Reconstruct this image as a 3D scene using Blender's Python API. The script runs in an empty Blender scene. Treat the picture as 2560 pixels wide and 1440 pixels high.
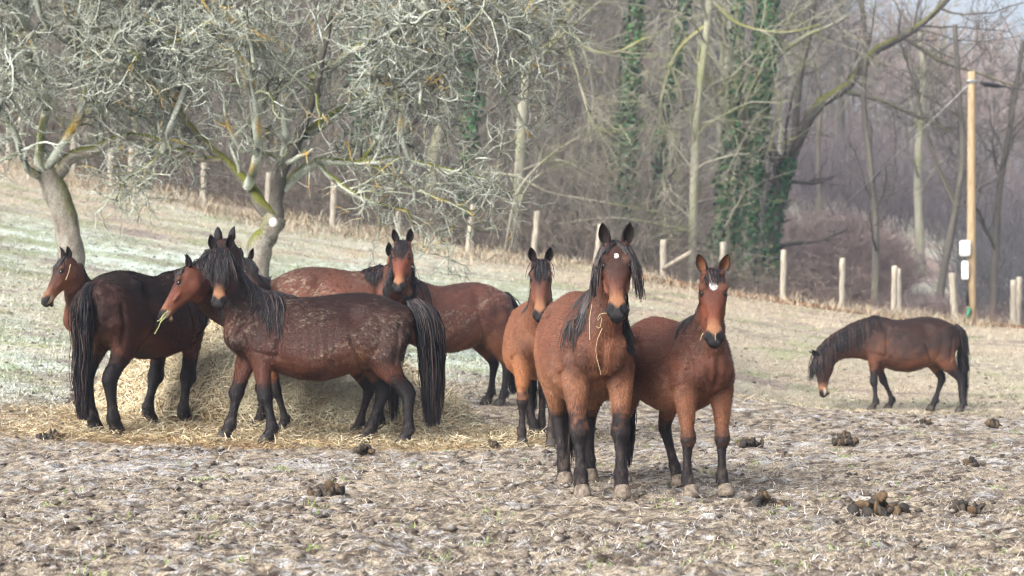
import bpy, math, random
import numpy as np
from mathutils import Vector, Matrix, Euler
from mathutils.bvhtree import BVHTree

C = bpy.context.scene.collection
SC = bpy.context.scene
R = math.radians

# ------------------------------------------------------------------ camera, sky, sun, exposure
CAM_H, FPX = 1.15, 5005.0
cam_d = bpy.data.cameras.new('camera')
cam_d.sensor_width = 36
cam_d.lens = FPX / 2560 * 36
cam_d.clip_start, cam_d.clip_end = .1, 2000
cam_d.dof.use_dof = True
cam_d.dof.focus_distance = 13.4
cam_d.dof.aperture_fstop = 3.2
cam_o = bpy.data.objects.new('camera', cam_d)
cam_o.location = (0, 0, CAM_H)
cam_o.rotation_euler = (R(90) + math.atan(80 / FPX), 0, 0)
C.objects.link(cam_o)
SC.camera = cam_o

SUN_AZ, SUN_EL = R(222), R(34)          # azimuth clockwise from north (+Y): low over the left shoulder
world = bpy.data.worlds.new('World')
SC.world = world
world.use_nodes = True
wt = world.node_tree
wt.nodes.clear()
wo = wt.nodes.new('ShaderNodeOutputWorld')
wb = wt.nodes.new('ShaderNodeBackground')
sk = wt.nodes.new('ShaderNodeTexSky')
sk.sky_type = 'NISHITA'
sk.sun_disc = False
sk.sun_elevation = SUN_EL
sk.sun_rotation = SUN_AZ
sk.air_density, sk.dust_density, sk.ozone_density = 1.0, 7.0, 1.0
wb.inputs['Strength'].default_value = .145
hv = wt.nodes.new('ShaderNodeHueSaturation')          # thin overcast: a paler sky all round
hv.inputs['Saturation'].default_value = .42
wt.links.new(sk.outputs[0], hv.inputs['Color'])
wt.links.new(hv.outputs[0], wb.inputs[0])
wt.links.new(wb.outputs[0], wo.inputs[0])
sun_d = bpy.data.lights.new('sun', 'SUN')
sun_d.energy = 1.75
sun_d.angle = R(42)
sun_d.color = (1, .97, .93)
sun_o = bpy.data.objects.new('sun', sun_d)
sd = Vector((math.sin(SUN_AZ) * math.cos(SUN_EL), math.cos(SUN_AZ) * math.cos(SUN_EL), math.sin(SUN_EL)))
sun_o.rotation_euler = sd.to_track_quat('Z', 'Y').to_euler()
sun_o.location = sd * 60
C.objects.link(sun_o)
SC.view_settings.view_transform = 'Standard'
SC.view_settings.look = 'None'
SC.view_settings.gamma = 1
SC.view_settings.use_curve_mapping = False
SC.view_settings.exposure = 1.2
SC.render.engine = 'CYCLES'
SC.cycles.use_denoising = True
SC.cycles.max_bounces = 5
SC.cycles.diffuse_bounces = 2
SC.cycles.glossy_bounces = 2
SC.cycles.transparent_max_bounces = 6
SC.cycles.volume_bounces = 0
SC.render.film_transparent = False
SC.cycles.filter_width = 1.15
SC.cycles.denoising_prefilter = 'FAST'
# ------------------------------------------------------------------ helpers
def nrm(v):
    v = np.asarray(v, float)
    return v / np.maximum(np.linalg.norm(v, axis=-1, keepdims=True), 1e-9)

def mesh(name, V, F, mat=None, col=None, smooth=True):
    """V (n,3); F (m,3) or (m,4) array, or a list of faces"""
    me = bpy.data.meshes.new(name)
    V = np.asarray(V, np.float32)
    if isinstance(F, np.ndarray):
        k = F.shape[1]
        me.vertices.add(len(V)); me.vertices.foreach_set('co', V.ravel())
        me.loops.add(F.size); me.loops.foreach_set('vertex_index', F.astype(np.int32).ravel())
        me.polygons.add(len(F))
        me.polygons.foreach_set('loop_start', np.arange(0, F.size, k, dtype=np.int32))
        me.update(calc_edges=True)
    else:
        me.from_pydata([tuple(v) for v in V], [], F); me.update()
    if smooth:
        me.polygons.foreach_set('use_smooth', np.ones(len(me.polygons), bool))
    if col is not None:
        a = me.color_attributes.new('coat', 'FLOAT_COLOR', 'POINT')
        c = np.ones((len(V), 4), np.float32); c[:, :3] = col
        a.data.foreach_set('color', c.ravel())
    if mat: me.materials.append(mat)
    return me

def link(name, data, parent=None, loc=None):
    o = bpy.data.objects.new(name, data)
    C.objects.link(o)
    if parent: o.parent = parent
    if loc is not None: o.location = loc
    return o

def tag(o, label=None, cat=None, group=None, kind=None):
    for k, v in (('label', label), ('category', cat), ('group', group), ('kind', kind)):
        if v: o[k] = v
    return o

def thing(name, label, cat, loc=(0, 0, 0), rz=0, group=None):
    o = link(name, None)
    o.location = loc; o.rotation_euler = (0, 0, rz)
    return tag(o, label, cat, group)

def copy_tree(o, parent=None):
    c = o.copy(); C.objects.link(c)
    if parent: c.parent = parent
    for ch in o.children: copy_tree(ch, c)
    return c

def px2w(px, py, Y):
    """the world point at distance Y that the camera sees at a pixel of the 2560x1440 photograph"""
    return np.array([(px - 1280) / FPX * Y, Y, CAM_H + (800 - py) / FPX * Y])

# value noise
_rs = np.random.RandomState(7)
_tab = _rs.rand(256, 256)
def vnoise(x, y, seed=0):
    x = x + seed * 17.13; y = y + seed * 9.71
    xi = np.floor(x).astype(int); yi = np.floor(y).astype(int)
    fx = x - xi; fy = y - yi
    fx = fx * fx * (3 - 2 * fx); fy = fy * fy * (3 - 2 * fy)
    g = lambda a, b: _tab[a & 255, b & 255]
    return (g(xi, yi) * (1 - fx) + g(xi + 1, yi) * fx) * (1 - fy) + (g(xi, yi + 1) * (1 - fx) + g(xi + 1, yi + 1) * fx) * fy
def fbm(x, y, o=4, seed=0):
    s = 0; a = 1; t = 0
    for i in range(o):
        s = s + a * vnoise(x * 2 ** i, y * 2 ** i, seed + i); t += a; a *= .5
    return s / t
def noise3(P, sc, seed=0):
    x, y, z = (np.asarray(P) * sc).T
    return (fbm(x + z * .7, y - z * .9, 3, seed) + fbm(y + 31, z + x * .6, 3, seed + 5)) / 2

def tubes(P, Rd, sides=3, cap=False):
    """P (N,K,3) polylines, Rd (N,K) radii -> V, F (quads)"""
    N, K, _ = P.shape
    T = np.gradient(P, axis=1) if K > 2 else np.repeat(P[:, 1:2] - P[:, :1], K, 1)
    T = nrm(T)
    ref = np.where(np.abs(T[..., 2:3]) > .9, np.array([1., 0, 0]), np.array([0, 0, 1.]))
    ref = np.repeat(ref[:, :1], K, 1)
    A = nrm(np.cross(T, ref) + 1e-6); B = np.cross(T, A)
    th = np.arange(sides) * 2 * np.pi / sides
    ring = A[:, :, None] * np.cos(th)[None, None, :, None] + B[:, :, None] * np.sin(th)[None, None, :, None]
    V = (P[:, :, None] + ring * Rd[:, :, None, None]).reshape(-1, 3)
    i = np.arange(N)[:, None, None] * K * sides; k = np.arange(K - 1)[None, :, None] * sides; s = np.arange(sides)[None, None]
    s2 = (s + 1) % sides
    F = np.stack([i + k + s, i + k + s2, i + k + sides + s2, i + k + sides + s], -1).reshape(-1, 4)
    return V, F

def sticks(P, Rd, rs):
    """the same as tubes for the finest twigs: bent tapering slivers, three triangles each"""
    K = P.shape[1]; a, b, c = P[:, 0], P[:, K//2], P[:, -1]
    w = nrm(np.cross(nrm(c-a), rs.randn(len(P), 3)))
    V = np.stack([a-w*Rd[:, :1], a+w*Rd[:, :1], b-w*Rd[:, K//2:K//2+1], b+w*Rd[:, K//2:K//2+1], c], 1).reshape(-1, 3)
    i = np.arange(len(P))[:, None]*5
    F = np.concatenate([i+np.array([0, 1, 3]), i+np.array([0, 3, 2]), i+np.array([2, 3, 4])], 1).reshape(-1, 3)
    return V, F

def merge(parts):
    if len({p[1].shape[1] for p in parts}) > 1:
        parts = [(V, F if F.shape[1] == 3 else np.concatenate([F[:, [0, 1, 2]], F[:, [0, 2, 3]]])) for V, F in parts]
    Vs, Fs, n = [], [], 0
    for V, F in parts:
        Vs.append(V); Fs.append(np.asarray(F) + n); n += len(V)
    return np.concatenate(Vs), np.concatenate(Fs)

def mat(name, base=(.5, .5, .5), rough=.8, attr=False, build=None, spec=.3):
    m = bpy.data.materials.new(name); m.use_nodes = True
    nt = m.node_tree; b = nt.nodes['Principled BSDF']
    b.inputs['Base Color'].default_value = (*base, 1)
    b.inputs['Roughness'].default_value = rough
    b.inputs['Specular IOR Level'].default_value = spec
    if attr:
        a = nt.nodes.new('ShaderNodeAttribute'); a.attribute_name = 'coat'
        nt.links.new(a.outputs['Color'], b.inputs['Base Color'])
    if build: build(nt, b)
    return m

def N(nt, t, **kw):
    n = nt.nodes.new(t)
    for k, v in kw.items():
        if k in n.inputs.keys(): n.inputs[k].default_value = v
        else: setattr(n, k, v)
    return n

def ramp_noise(nt, scale, stops, detail=6, coords='Object', rough=.6, dist=0, vec=None):
    no = N(nt, 'ShaderNodeTexNoise', Scale=scale, Detail=detail, Roughness=rough, Distortion=dist)
    if vec is None:
        tc = nt.nodes.new('ShaderNodeTexCoord'); vec = tc.outputs[coords]
    nt.links.new(vec, no.inputs['Vector'])
    r = nt.nodes.new('ShaderNodeValToRGB')
    e = r.color_ramp.elements
    while len(e) < len(stops): e.new(.5)
    for i, (p, c) in enumerate(stops):
        e[i].position = p; e[i].color = (*c, 1)
    nt.links.new(no.outputs['Fac'], r.inputs[0])
    return r, no

def bumpit(nt, b, scale, strength, dist=.01, detail=6):
    no = N(nt, 'ShaderNodeTexNoise', Scale=scale, Detail=detail)
    tc = nt.nodes.new('ShaderNodeTexCoord'); nt.links.new(tc.outputs['Object'], no.inputs['Vector'])
    bp = N(nt, 'ShaderNodeBump', Strength=strength, Distance=dist)
    nt.links.new(no.outputs['Fac'], bp.inputs['Height']); nt.links.new(bp.outputs[0], b.inputs['Normal'])
    return no

def mixc(nt, fac, a, b2, mode='MIX'):
    m = nt.nodes.new('ShaderNodeMix'); m.data_type = 'RGBA'; m.blend_type = mode
    if isinstance(fac, (int, float)): m.inputs[0].default_value = fac
    else: nt.links.new(fac, m.inputs[0])
    for i, v in ((6, a), (7, b2)):
        if isinstance(v, tuple): m.inputs[i].default_value = (*v, 1)
        else: nt.links.new(v, m.inputs[i])
    return m.outputs[2]

# ------------------------------------------------------------------ terrain height
TX = np.array([-90, -60, -30, -16, -12.5, -8, -4, -1, 2, 4, 6, 9, 13, 20, 35, 70, 110.])
TY = np.array([-30, 0, 9, 13, 17, 22, 28, 38, 50, 65, 90, 130, 180, 230, 300, 420.])
TZ = np.array([
 [0,0,0,0,0,0,0,0,0,0,0,0,0,0,0,0,0],
 [0,0,0,0,0,0,0,0,0,0,0,0,0,0,0,0,0],
 [0.6,0.4,0.2,0.05,0,0,0,0,0,0,0,0,0,0,0,0,0],
 [2,1.5,0.8,0.25,0.2,0.1,0.03,0,0,0,0,0,0,0,0,0,0],
 [5,3.5,1.6,0.75,0.6,0.4,0.19,0.08,0.03,0.035,0,0,0,0,0,0,0],
 [8,6,3,1.5,1.3,0.95,0.6,0.3,0.18,0.1,0.02,0,0,0,0,0,0],
 [11,8,4,2.7,2.4,1.8,1.2,0.75,0.38,-0.1,-0.14,-0.15,-0.12,-0.05,0,0,0],
 [14,10,5.6,4.2,3.7,2.9,2.2,1.75,1.4,1.1,0.8,0.5,0.35,0.3,0.3,0.3,0.3],
 [17,12,7.5,5.8,5.15,4.15,3.4,2.9,2.5,2.125,1.75,1.3,0.95,0.7,0.6,0.6,0.6],
 [22,17,10,7.8,7,5.9,5,4.2,3.4,2.4,1.4,0.6,0.2,0.2,0.8,1,2],
 [32,27,18,13,12,11,10,9,8,7,6,5,4.6,3.9,2,3,5],
 [48,42,32,26,25,24,23,22,20,18.5,17,15,13,11,7,6,12],
 [62,56,50,44,42,40,38,36,34,32.5,31,29,27,22,15,9,15],
 [75,70,60,54,52,50,48,46,45,44,43,42,41,37,27,13,16],
 [80,74,64,58,56,54,52,50,48,47,46,44,40,36,28,14,12],
 [70,64,56,50,48,46,44,42,40,38,36,34,30,26,18,10,6]])
def _cr(p0, p1, p2, p3, t):
    return .5 * (2*p1 + (p2-p0)*t + (2*p0-5*p1+4*p2-p3)*t*t + (3*p1-p0-3*p2+p3)*t**3)
def ground(x, y):
    x = np.atleast_1d(np.asarray(x, float)); y = np.atleast_1d(np.asarray(y, float))
    x, y = np.broadcast_arrays(x, y)
    ui = np.interp(x, TX, np.arange(len(TX))); vi = np.interp(y, TY, np.arange(len(TY)))
    i = np.clip(ui.astype(int), 0, len(TX)-2); j = np.clip(vi.astype(int), 0, len(TY)-2)
    a = ui - i; b = vi - j
    def g(jj, ii): return TZ[np.clip(jj, 0, len(TY)-1), np.clip(ii, 0, len(TX)-1)]
    rows = []
    for dj in (-1, 0, 1, 2):
        z = [g(j+dj, i+di) for di in (-1, 0, 1, 2)]
        rows.append(z[1]*(1-a) + z[2]*a)
    lin = rows[1]*(1-b) + rows[2]*b
    cu = _cr(rows[0], rows[1], rows[2], rows[3], b)
    return .5*lin + .5*cu
def gz(x, y): return float(ground(x, y)[0])
def px2g(px, py):
    """where a pixel's ray meets the ground"""
    ys = np.linspace(8, 80, 3000)
    P = np.stack([(px-1280)/FPX*ys, ys, CAM_H + (800-py)/FPX*ys], 1)
    d = P[:, 2] - ground(P[:, 0], P[:, 1])
    k = np.argmax(d < 0)
    return P[k]
# ------------------------------------------------------------------ ground
def near_amp(x, y):
    """how churned the frozen mud is: strong on the flat, weak on the grass slope"""
    slope = sstep(.25, .9, ground(x, y))
    return (1-slope)*sstep(40, 26, y)
def clods(x, y):
    a = fbm(x*3.1, y*3.1, 3, 3); b = np.abs(fbm(x*9, y*9, 3, 11)-.5)*2; c = vnoise(x*24, y*24, 5)
    return .045*(a-.5)+.048*(.30-b)*(.4+a)+.030*(c-.5)+.05*(fbm(x*.9, y*.9, 2, 8)-.5)
def prints(x, y, c=.30):
    """hoof prints: one jittered hollow with a raised rim per cell"""
    xi = np.floor(x/c).astype(int); yi = np.floor(y/c).astype(int); best = np.full(x.shape, 9.); dep = np.zeros(x.shape)
    for i in (-1, 0, 1):
        for j in (-1, 0, 1):
            a, b = xi+i, yi+j
            px = (a+.15+.7*_tab[a & 255, b & 255])*c; py = (b+.15+.7*_tab[(a+77) & 255, (b+31) & 255])*c
            d = np.hypot(x-px, (y-py)*.9); k = d < best; best = np.where(k, d, best); dep = np.where(k, _tab[(a+13) & 255, (b+140) & 255], dep)
    return best, np.clip(dep*1.7-.6, 0, 1)
def print_h(x, y):
    d, w = prints(x, y)
    return w*(-.028*np.exp(-(d/.052)**4)+.020*np.exp(-((d-.078)/.024)**2))
def gh(x, y):
    x = np.atleast_1d(np.asarray(x, float)); y = np.atleast_1d(np.asarray(y, float))
    return ground(x, y)+(clods(x, y)+print_h(x, y))*near_amp(x, y)+.10*(fbm(x*.8, y*.8, 3, 2)-.5)*sstep(16, 26, y)
def sstep(a, b, x):
    t = np.clip((x-a)/(b-a), 0, 1); return t*t*(3-2*t)
def hayw(x, y):
    """where hay lies on the ground"""
    n = fbm(x*1.3, y*1.3, 3, 21)
    a = np.exp(-(((x+2.3)/2.35)**4+((y-17.6)/1.25)**4))
    b = np.exp(-(((x+.3)/1.5)**2+((y-17.9)/.9)**2))*.62
    c = np.exp(-(((x-4.6)/2.2)**2+((y-27)/1.3)**2))*.55
    return np.clip((a+b)*1.5-(.9-n*.9)*1.05, 0, 1)+np.clip(c*1.2-(1-n)*.7, 0, 1)

def ground_color(x, y, h):
    n1 = fbm(x*.35, y*.35, 4, 31); n2 = fbm(x*2.2, y*2.2, 4, 41); n3 = fbm(x*11, y*11, 3, 51)
    mud = np.array([.060, .044, .034]); thatch = np.array([.30, .25, .19]); frost = np.array([.58, .585, .59])
    grass = np.array([.265, .29, .205]); dry = np.array([.37, .31, .23]); litter = np.array([.085, .062, .048])
    hay = np.array([.34, .235, .11])
    def mx(c, d, w): return c*(1-w[:, None])+np.asarray(d)[None]*w[:, None]
    c = np.repeat(thatch[None], len(x), 0)
    n7 = fbm(x*27, y*27, 2, 53)
    c = mx(c, mud, sstep(.45, .56, n2*.20+n3*.20+n7*.60)*.9)
    n6 = fbm(x*26, y*26, 2, 57)
    pd, pw = prints(x, y); c = mx(c, mud*.9, np.exp(-(pd/.05)**4)*pw*.75)
    c = mx(c, frost, sstep(.52, .66, n3*.35+n6*.35+n1*.15+.15*n2+1.0*h)*.5)
    slope = sstep(.20, .7, ground(x, y)+.3*(n2-.5)); sl = np.clip(slope+sstep(24, 31, y+3*(n2-.5)), 0, 1)
    g = np.repeat(grass[None], len(x), 0)
    n4 = fbm(x*.9, y*.45, 3, 61)
    g = mx(g, frost*np.array([.93, 1.04, .94]), sstep(.40, .56, n4*.25+n2*.3+n3*.45)*.75*(.3+.7*sstep(3, -2, x)))
    g = mx(g, dry, np.clip(sstep(.46, .64, n1*.5+n2*.5)*.55+sstep(36, 47, y-.4*x)*.6+sstep(0, 4, x)*.75, 0, 1))
    n5 = fbm(x*.55+y*.2, y*1.6, 3, 71)
    g = mx(g, np.array([.20, .155, .14]), sstep(.55, .66, n5*.6+n3*.4)*.75)
    g = mx(g, np.array([.20, .27, .09]), sstep(.60, .68, n5*.5+vnoise(x*1.4, y*1.4, 5)*.5)*.3)
    c = c*(1-sl[:, None])+g*sl[:, None]
    c = mx(c, hay*(1), np.clip(hayw(x, y)*1.2, 0, 1)*.85)
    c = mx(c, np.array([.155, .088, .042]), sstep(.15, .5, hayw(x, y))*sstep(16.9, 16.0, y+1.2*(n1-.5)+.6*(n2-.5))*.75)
    wood = sstep(49, 51.5, y+1.2*(n2-.5))
    c = mx(c, litter, wood)
    # frosty meadow in the valley beyond the fence
    va = sstep(10.5, 13, x-(y-70)*.05)*sstep(64, 70, y)*sstep(118, 100, y)
    c = mx(c, np.array([.46, .44, .36]), va*.9); c = mx(c, np.array([.34, .22, .19]), va*sstep(.45, .6, n1)*.7)
    far = sstep(120, 150, y)
    c = mx(c, np.array([.20, .145, .12]), far)
    return c

def build_ground():
    du = .0033
    uc = np.arange(-.33, .3301, du)
    ext = .33+np.geomspace(.01, 9, 34)
    u = np.concatenate([-ext[::-1], uc, ext])
    ys = [-60, -30, -12, -4, 0, 2, 4, 5.5]
    y = 6.5
    while y < 31: ys.append(y); y *= 1.0033
    while y < 60: ys.append(y); y *= 1.006
    while y < 420: ys.append(y); y *= 1.02
    ys = np.array(ys)
    U, Y = np.meshgrid(u, ys)
    X = U*np.maximum(Y, 5)
    x, y = X.ravel(), Y.ravel()
    z0 = ground(x, y); z = gh(x, y)
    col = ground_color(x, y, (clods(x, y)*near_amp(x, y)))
    ny, nx = U.shape; idx = np.arange(nx*ny).reshape(ny, nx)
    F = np.stack([idx[:-1, :-1], idx[:-1, 1:], idx[1:, 1:], idx[1:, :-1]], -1).reshape(-1, 4)
    def bm(nt, b):
        a = N(nt, 'ShaderNodeAttribute', attribute_name='coat')
        tc = nt.nodes.new('ShaderNodeTexCoord')
        no = N(nt, 'ShaderNodeTexNoise', Scale=55, Detail=6, Roughness=.75); nt.links.new(tc.outputs['Object'], no.inputs['Vector'])
        no2 = N(nt, 'ShaderNodeTexNoise', Scale=9, Detail=5, Roughness=.7); nt.links.new(tc.outputs['Object'], no2.inputs['Vector'])
        r = N(nt, 'ShaderNodeMapRange'); [r.inputs[i].__setattr__('default_value', v) for i, v in ((1, .35), (2, .65), (3, .25), (4, 1.85))]
        nt.links.new(no.outputs['Fac'], r.inputs[0])
        r2 = N(nt, 'ShaderNodeMapRange'); [r2.inputs[i].__setattr__('default_value', v) for i, v in ((1, .35), (2, .65), (3, .75), (4, 1.25))]
        nt.links.new(no2.outputs['Fac'], r2.inputs[0])
        c1 = mixc(nt, 1., a.outputs['Color'], r.outputs[0], 'MULTIPLY')
        nt.links.new(mixc(nt, 1., c1, r2.outputs[0], 'MULTIPLY'), b.inputs['Base Color'])
        bp = N(nt, 'ShaderNodeBump', Strength=.8, Distance=.012); nt.links.new(no.outputs['Fac'], bp.inputs['Height']); nt.links.new(bp.outputs[0], b.inputs['Normal'])
    m = mat('frosty_ground', rough=.95, build=bm, spec=.15)
    o = link('ground', mesh('ground', np.stack([x, y, z], 1), F, m, col)); o['kind'] = 'structure'

def blades(name, x, y, L, w, lie, cols, matl, rs, z=None, bend=.3, seg=2):
    """thin curved blades standing or lying on the ground: seg quads/tri each"""
    n = len(x); z = gh(x, y) if z is None else z
    az = rs.rand(n)*6.283; el = lie
    d = np.stack([np.cos(az)*np.cos(el), np.sin(az)*np.cos(el), np.sin(el)], 1)
    side = nrm(np.cross(d, np.array([0, 0, 1.])+rs.randn(n, 3)*.3))*w[:, None]
    p0 = np.stack([x, y, z], 1); p1 = p0+d*(L*.55)[:, None]
    d2 = nrm(d+np.array([0, 0, -1.])*bend+rs.randn(n, 3)*.25); p2 = p1+d2*(L*.45)[:, None]
    if seg == 1:
        V = np.stack([p0-side*1.2, p0+side*1.2, p2], 1).reshape(-1, 3)
        return mesh(name, V, np.arange(3*n).reshape(-1, 3), matl, np.repeat(cols*(.7+.6*rs.rand(n))[:, None], 3, 0), smooth=False)
    V = np.stack([p0-side, p0+side, p1-side*.8, p1+side*.8, p2], 1).reshape(-1, 3)
    b = np.arange(n)[:, None]*5
    F = np.concatenate([b+np.array([0, 1, 3]), b+np.array([0, 3, 2]), b+np.array([2, 3, 4])], 1).reshape(-1, 3)
    C_ = np.repeat(cols*(.7+.6*rs.rand(n))[:, None], 5, 0)
    return mesh(name, V, F, matl, C_, smooth=False)

def pick(rs, n, table):
    w = np.array([t[0] for t in table], float); c = np.array([t[1] for t in table])
    return c[rs.choice(len(table), n, p=w/w.sum())]

def fan(rs, n, y0, y1, hw=.30, power=0.):
    """points spread over the field, thinning with distance"""
    u = rs.rand(n); y = y0*(y1/y0)**u
    return (rs.rand(n)*2-1)*hw*y, y

def scatter():
    rs = np.random.RandomState(5)
    M['blade'] = mat('blade', rough=.8, attr=True, spec=.2)
    # trampled dead grass and straw on the mud
    x, y = fan(rs, 190000, 7.5, 32)
    n = len(x); keep = rs.rand(n) < .30+.9*sstep(.36, .58, fbm(x*1.6, y*1.6, 3, 77))
    x, y = x[keep], y[keep]; n = len(x)
    cols = pick(rs, n, [(3.6, (.50, .44, .35)), (2.2, (.27, .22, .175)), (2.0, (.62, .62, .65)), (2.6, (.105, .083, .066)), (.4, (.26, .31, .16))])
    me = blades('thatch', x, y, .022+.06*rs.rand(n)**2, .0010+.0011*rs.rand(n), .05+.8*rs.rand(n)**1.5, cols, M['blade'], rs, bend=.15, seg=1)
    tag(link('trampled_grass', me), kind='stuff')
    # green sprouts
    cx, cy = fan(rs, 150, 8, 26); k = 16
    x = np.repeat(cx, k)+rs.randn(150*k)*.05; y = np.repeat(cy, k)+rs.randn(150*k)*.05; n = len(x)
    me = blades('sprouts', x, y, .02+.035*rs.rand(n), .002+rs.rand(n)*.001, .6+.7*rs.rand(n), pick(rs, n, [(1, (.16, .26, .06)), (1, (.28, .36, .14))]), M['blade'], rs)
    tag(link('green_sprouts', me), kind='stuff')
    # frozen clods
    x, y = fan(rs, 20000, 7.5, 36)
    keep = rs.rand(len(x)) < .85*sstep(.40, .60, fbm(x*1.2, y*1.2, 3, 91))+.08
    x, y = x[keep], y[keep]; n = len(x)
    t = (1+5**.5)/2
    octa = np.array([(1., 0, 0), (0, 1, 0), (-1, 0, 0), (0, -1, 0), (0, 0, 1), (0, 0, -1)])
    ico = nrm(np.array([(-1, t, 0), (1, t, 0), (-1, -t, 0), (1, -t, 0), (0, -1, t), (0, 1, t), (0, -1, -t), (0, 1, -t), (t, 0, -1), (t, 0, 1), (-t, 0, -1), (-t, 0, 1)]))
    fi = np.array([(0,11,5),(0,5,1),(0,1,7),(0,7,10),(0,10,11),(1,5,9),(5,11,4),(11,10,2),(10,7,6),(7,1,8),(3,9,4),(3,4,2),(3,2,6),(3,6,8),(3,8,9),(4,9,5),(2,4,11),(6,2,10),(8,6,7),(9,8,1)])
    ico = octa; fi = np.array([(0, 1, 4), (1, 2, 4), (2, 3, 4), (3, 0, 4), (1, 0, 5), (2, 1, 5), (3, 2, 5), (0, 3, 5)])
    r = (.007+.020*rs.rand(n)**2.6)
    V = ico[None]*(.45+1.1*rs.rand(n, 6))[..., None]*r[:, None, None]*np.array([1.5, 1.5, .8])
    V = V+np.stack([x, y, gh(x, y)+r*.05], 1)[:, None]
    dk = pick(rs, n, [(3, (.10, .08, .066)), (2, (.17, .14, .115)), (2, (.06, .048, .04))])
    cc = np.repeat(dk[:, None], 6, 1)*(.8+.4*rs.rand(n, 6))[..., None]
    fr = (ico[None, :, 2] > .3)*(rs.rand(n, 6) < .4)*(rs.rand(n) < .6)[:, None]
    cc = np.where(fr[..., None], np.array([.34, .32, .30]), cc)
    F = (fi[None]+np.arange(n)[:, None, None]*6).reshape(-1, 3)
    tag(link('frozen_clods', mesh('clods', V.reshape(-1, 3), F, M['blade'], cc.reshape(-1, 3), smooth=False)), kind='stuff')
    # grass on the slope
    n = 90000
    y = 17*(50/17.)**rs.rand(n); x = (rs.rand(n)*2-1)*.29*y
    k = rs.rand(n) < sstep(.12, .6, ground(x, y))+sstep(24, 31, y)*.9
    x, y = x[k], y[k]; n = len(x)
    gcol = ground_color(x, y, np.zeros(n))
    L = .04+.06*rs.rand(n)+.10*sstep(40, 49, y)*rs.rand(n)
    me = blades('slope_grass', x, y, L, .004+.004*rs.rand(n), .25+.9*rs.rand(n), gcol*(.75+.7*rs.rand(n))[:, None], M['blade'], rs, seg=1)
    tag(link('slope_grass', me), kind='stuff')
    # long dry grass along the fence
    n = 30000
    x = (rs.rand(n)*2-1)*15; y = 49.0+rs.randn(n)*1.6+.5*np.sin(x*1.3)
    k = rs.rand(n) < sstep(.36, .6, fbm(x*.8, y*.8, 3, 17)); x, y = x[k], y[k]; n = len(x)
    me = blades('dry_grass', x, y, .10+.30*rs.rand(n)**1.5, .006+.005*rs.rand(n), .4+1.1*rs.rand(n), pick(rs, n, [(3, (.38, .31, .22)), (2, (.28, .22, .16)), (1, (.18, .14, .10)), (1, (.42, .40, .32))]), M['blade'], rs, bend=.6)
    tag(link('dry_grass', me), kind='stuff')
    # leaf litter just inside the fence on the right
    n = 9000
    x = 2+rs.rand(n)*12; y = 47.5+rs.rand(n)**1.5*6
    me = blades('leaves', x, y, .05+.05*rs.rand(n), .025+.02*rs.rand(n), .1+.6*rs.rand(n), pick(rs, n, [(3, (.26, .12, .055)), (2, (.36, .2, .1)), (2, (.13, .075, .05))]), M['blade'], rs)
    tag(link('fallen_leaves', me), kind='stuff')

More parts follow.
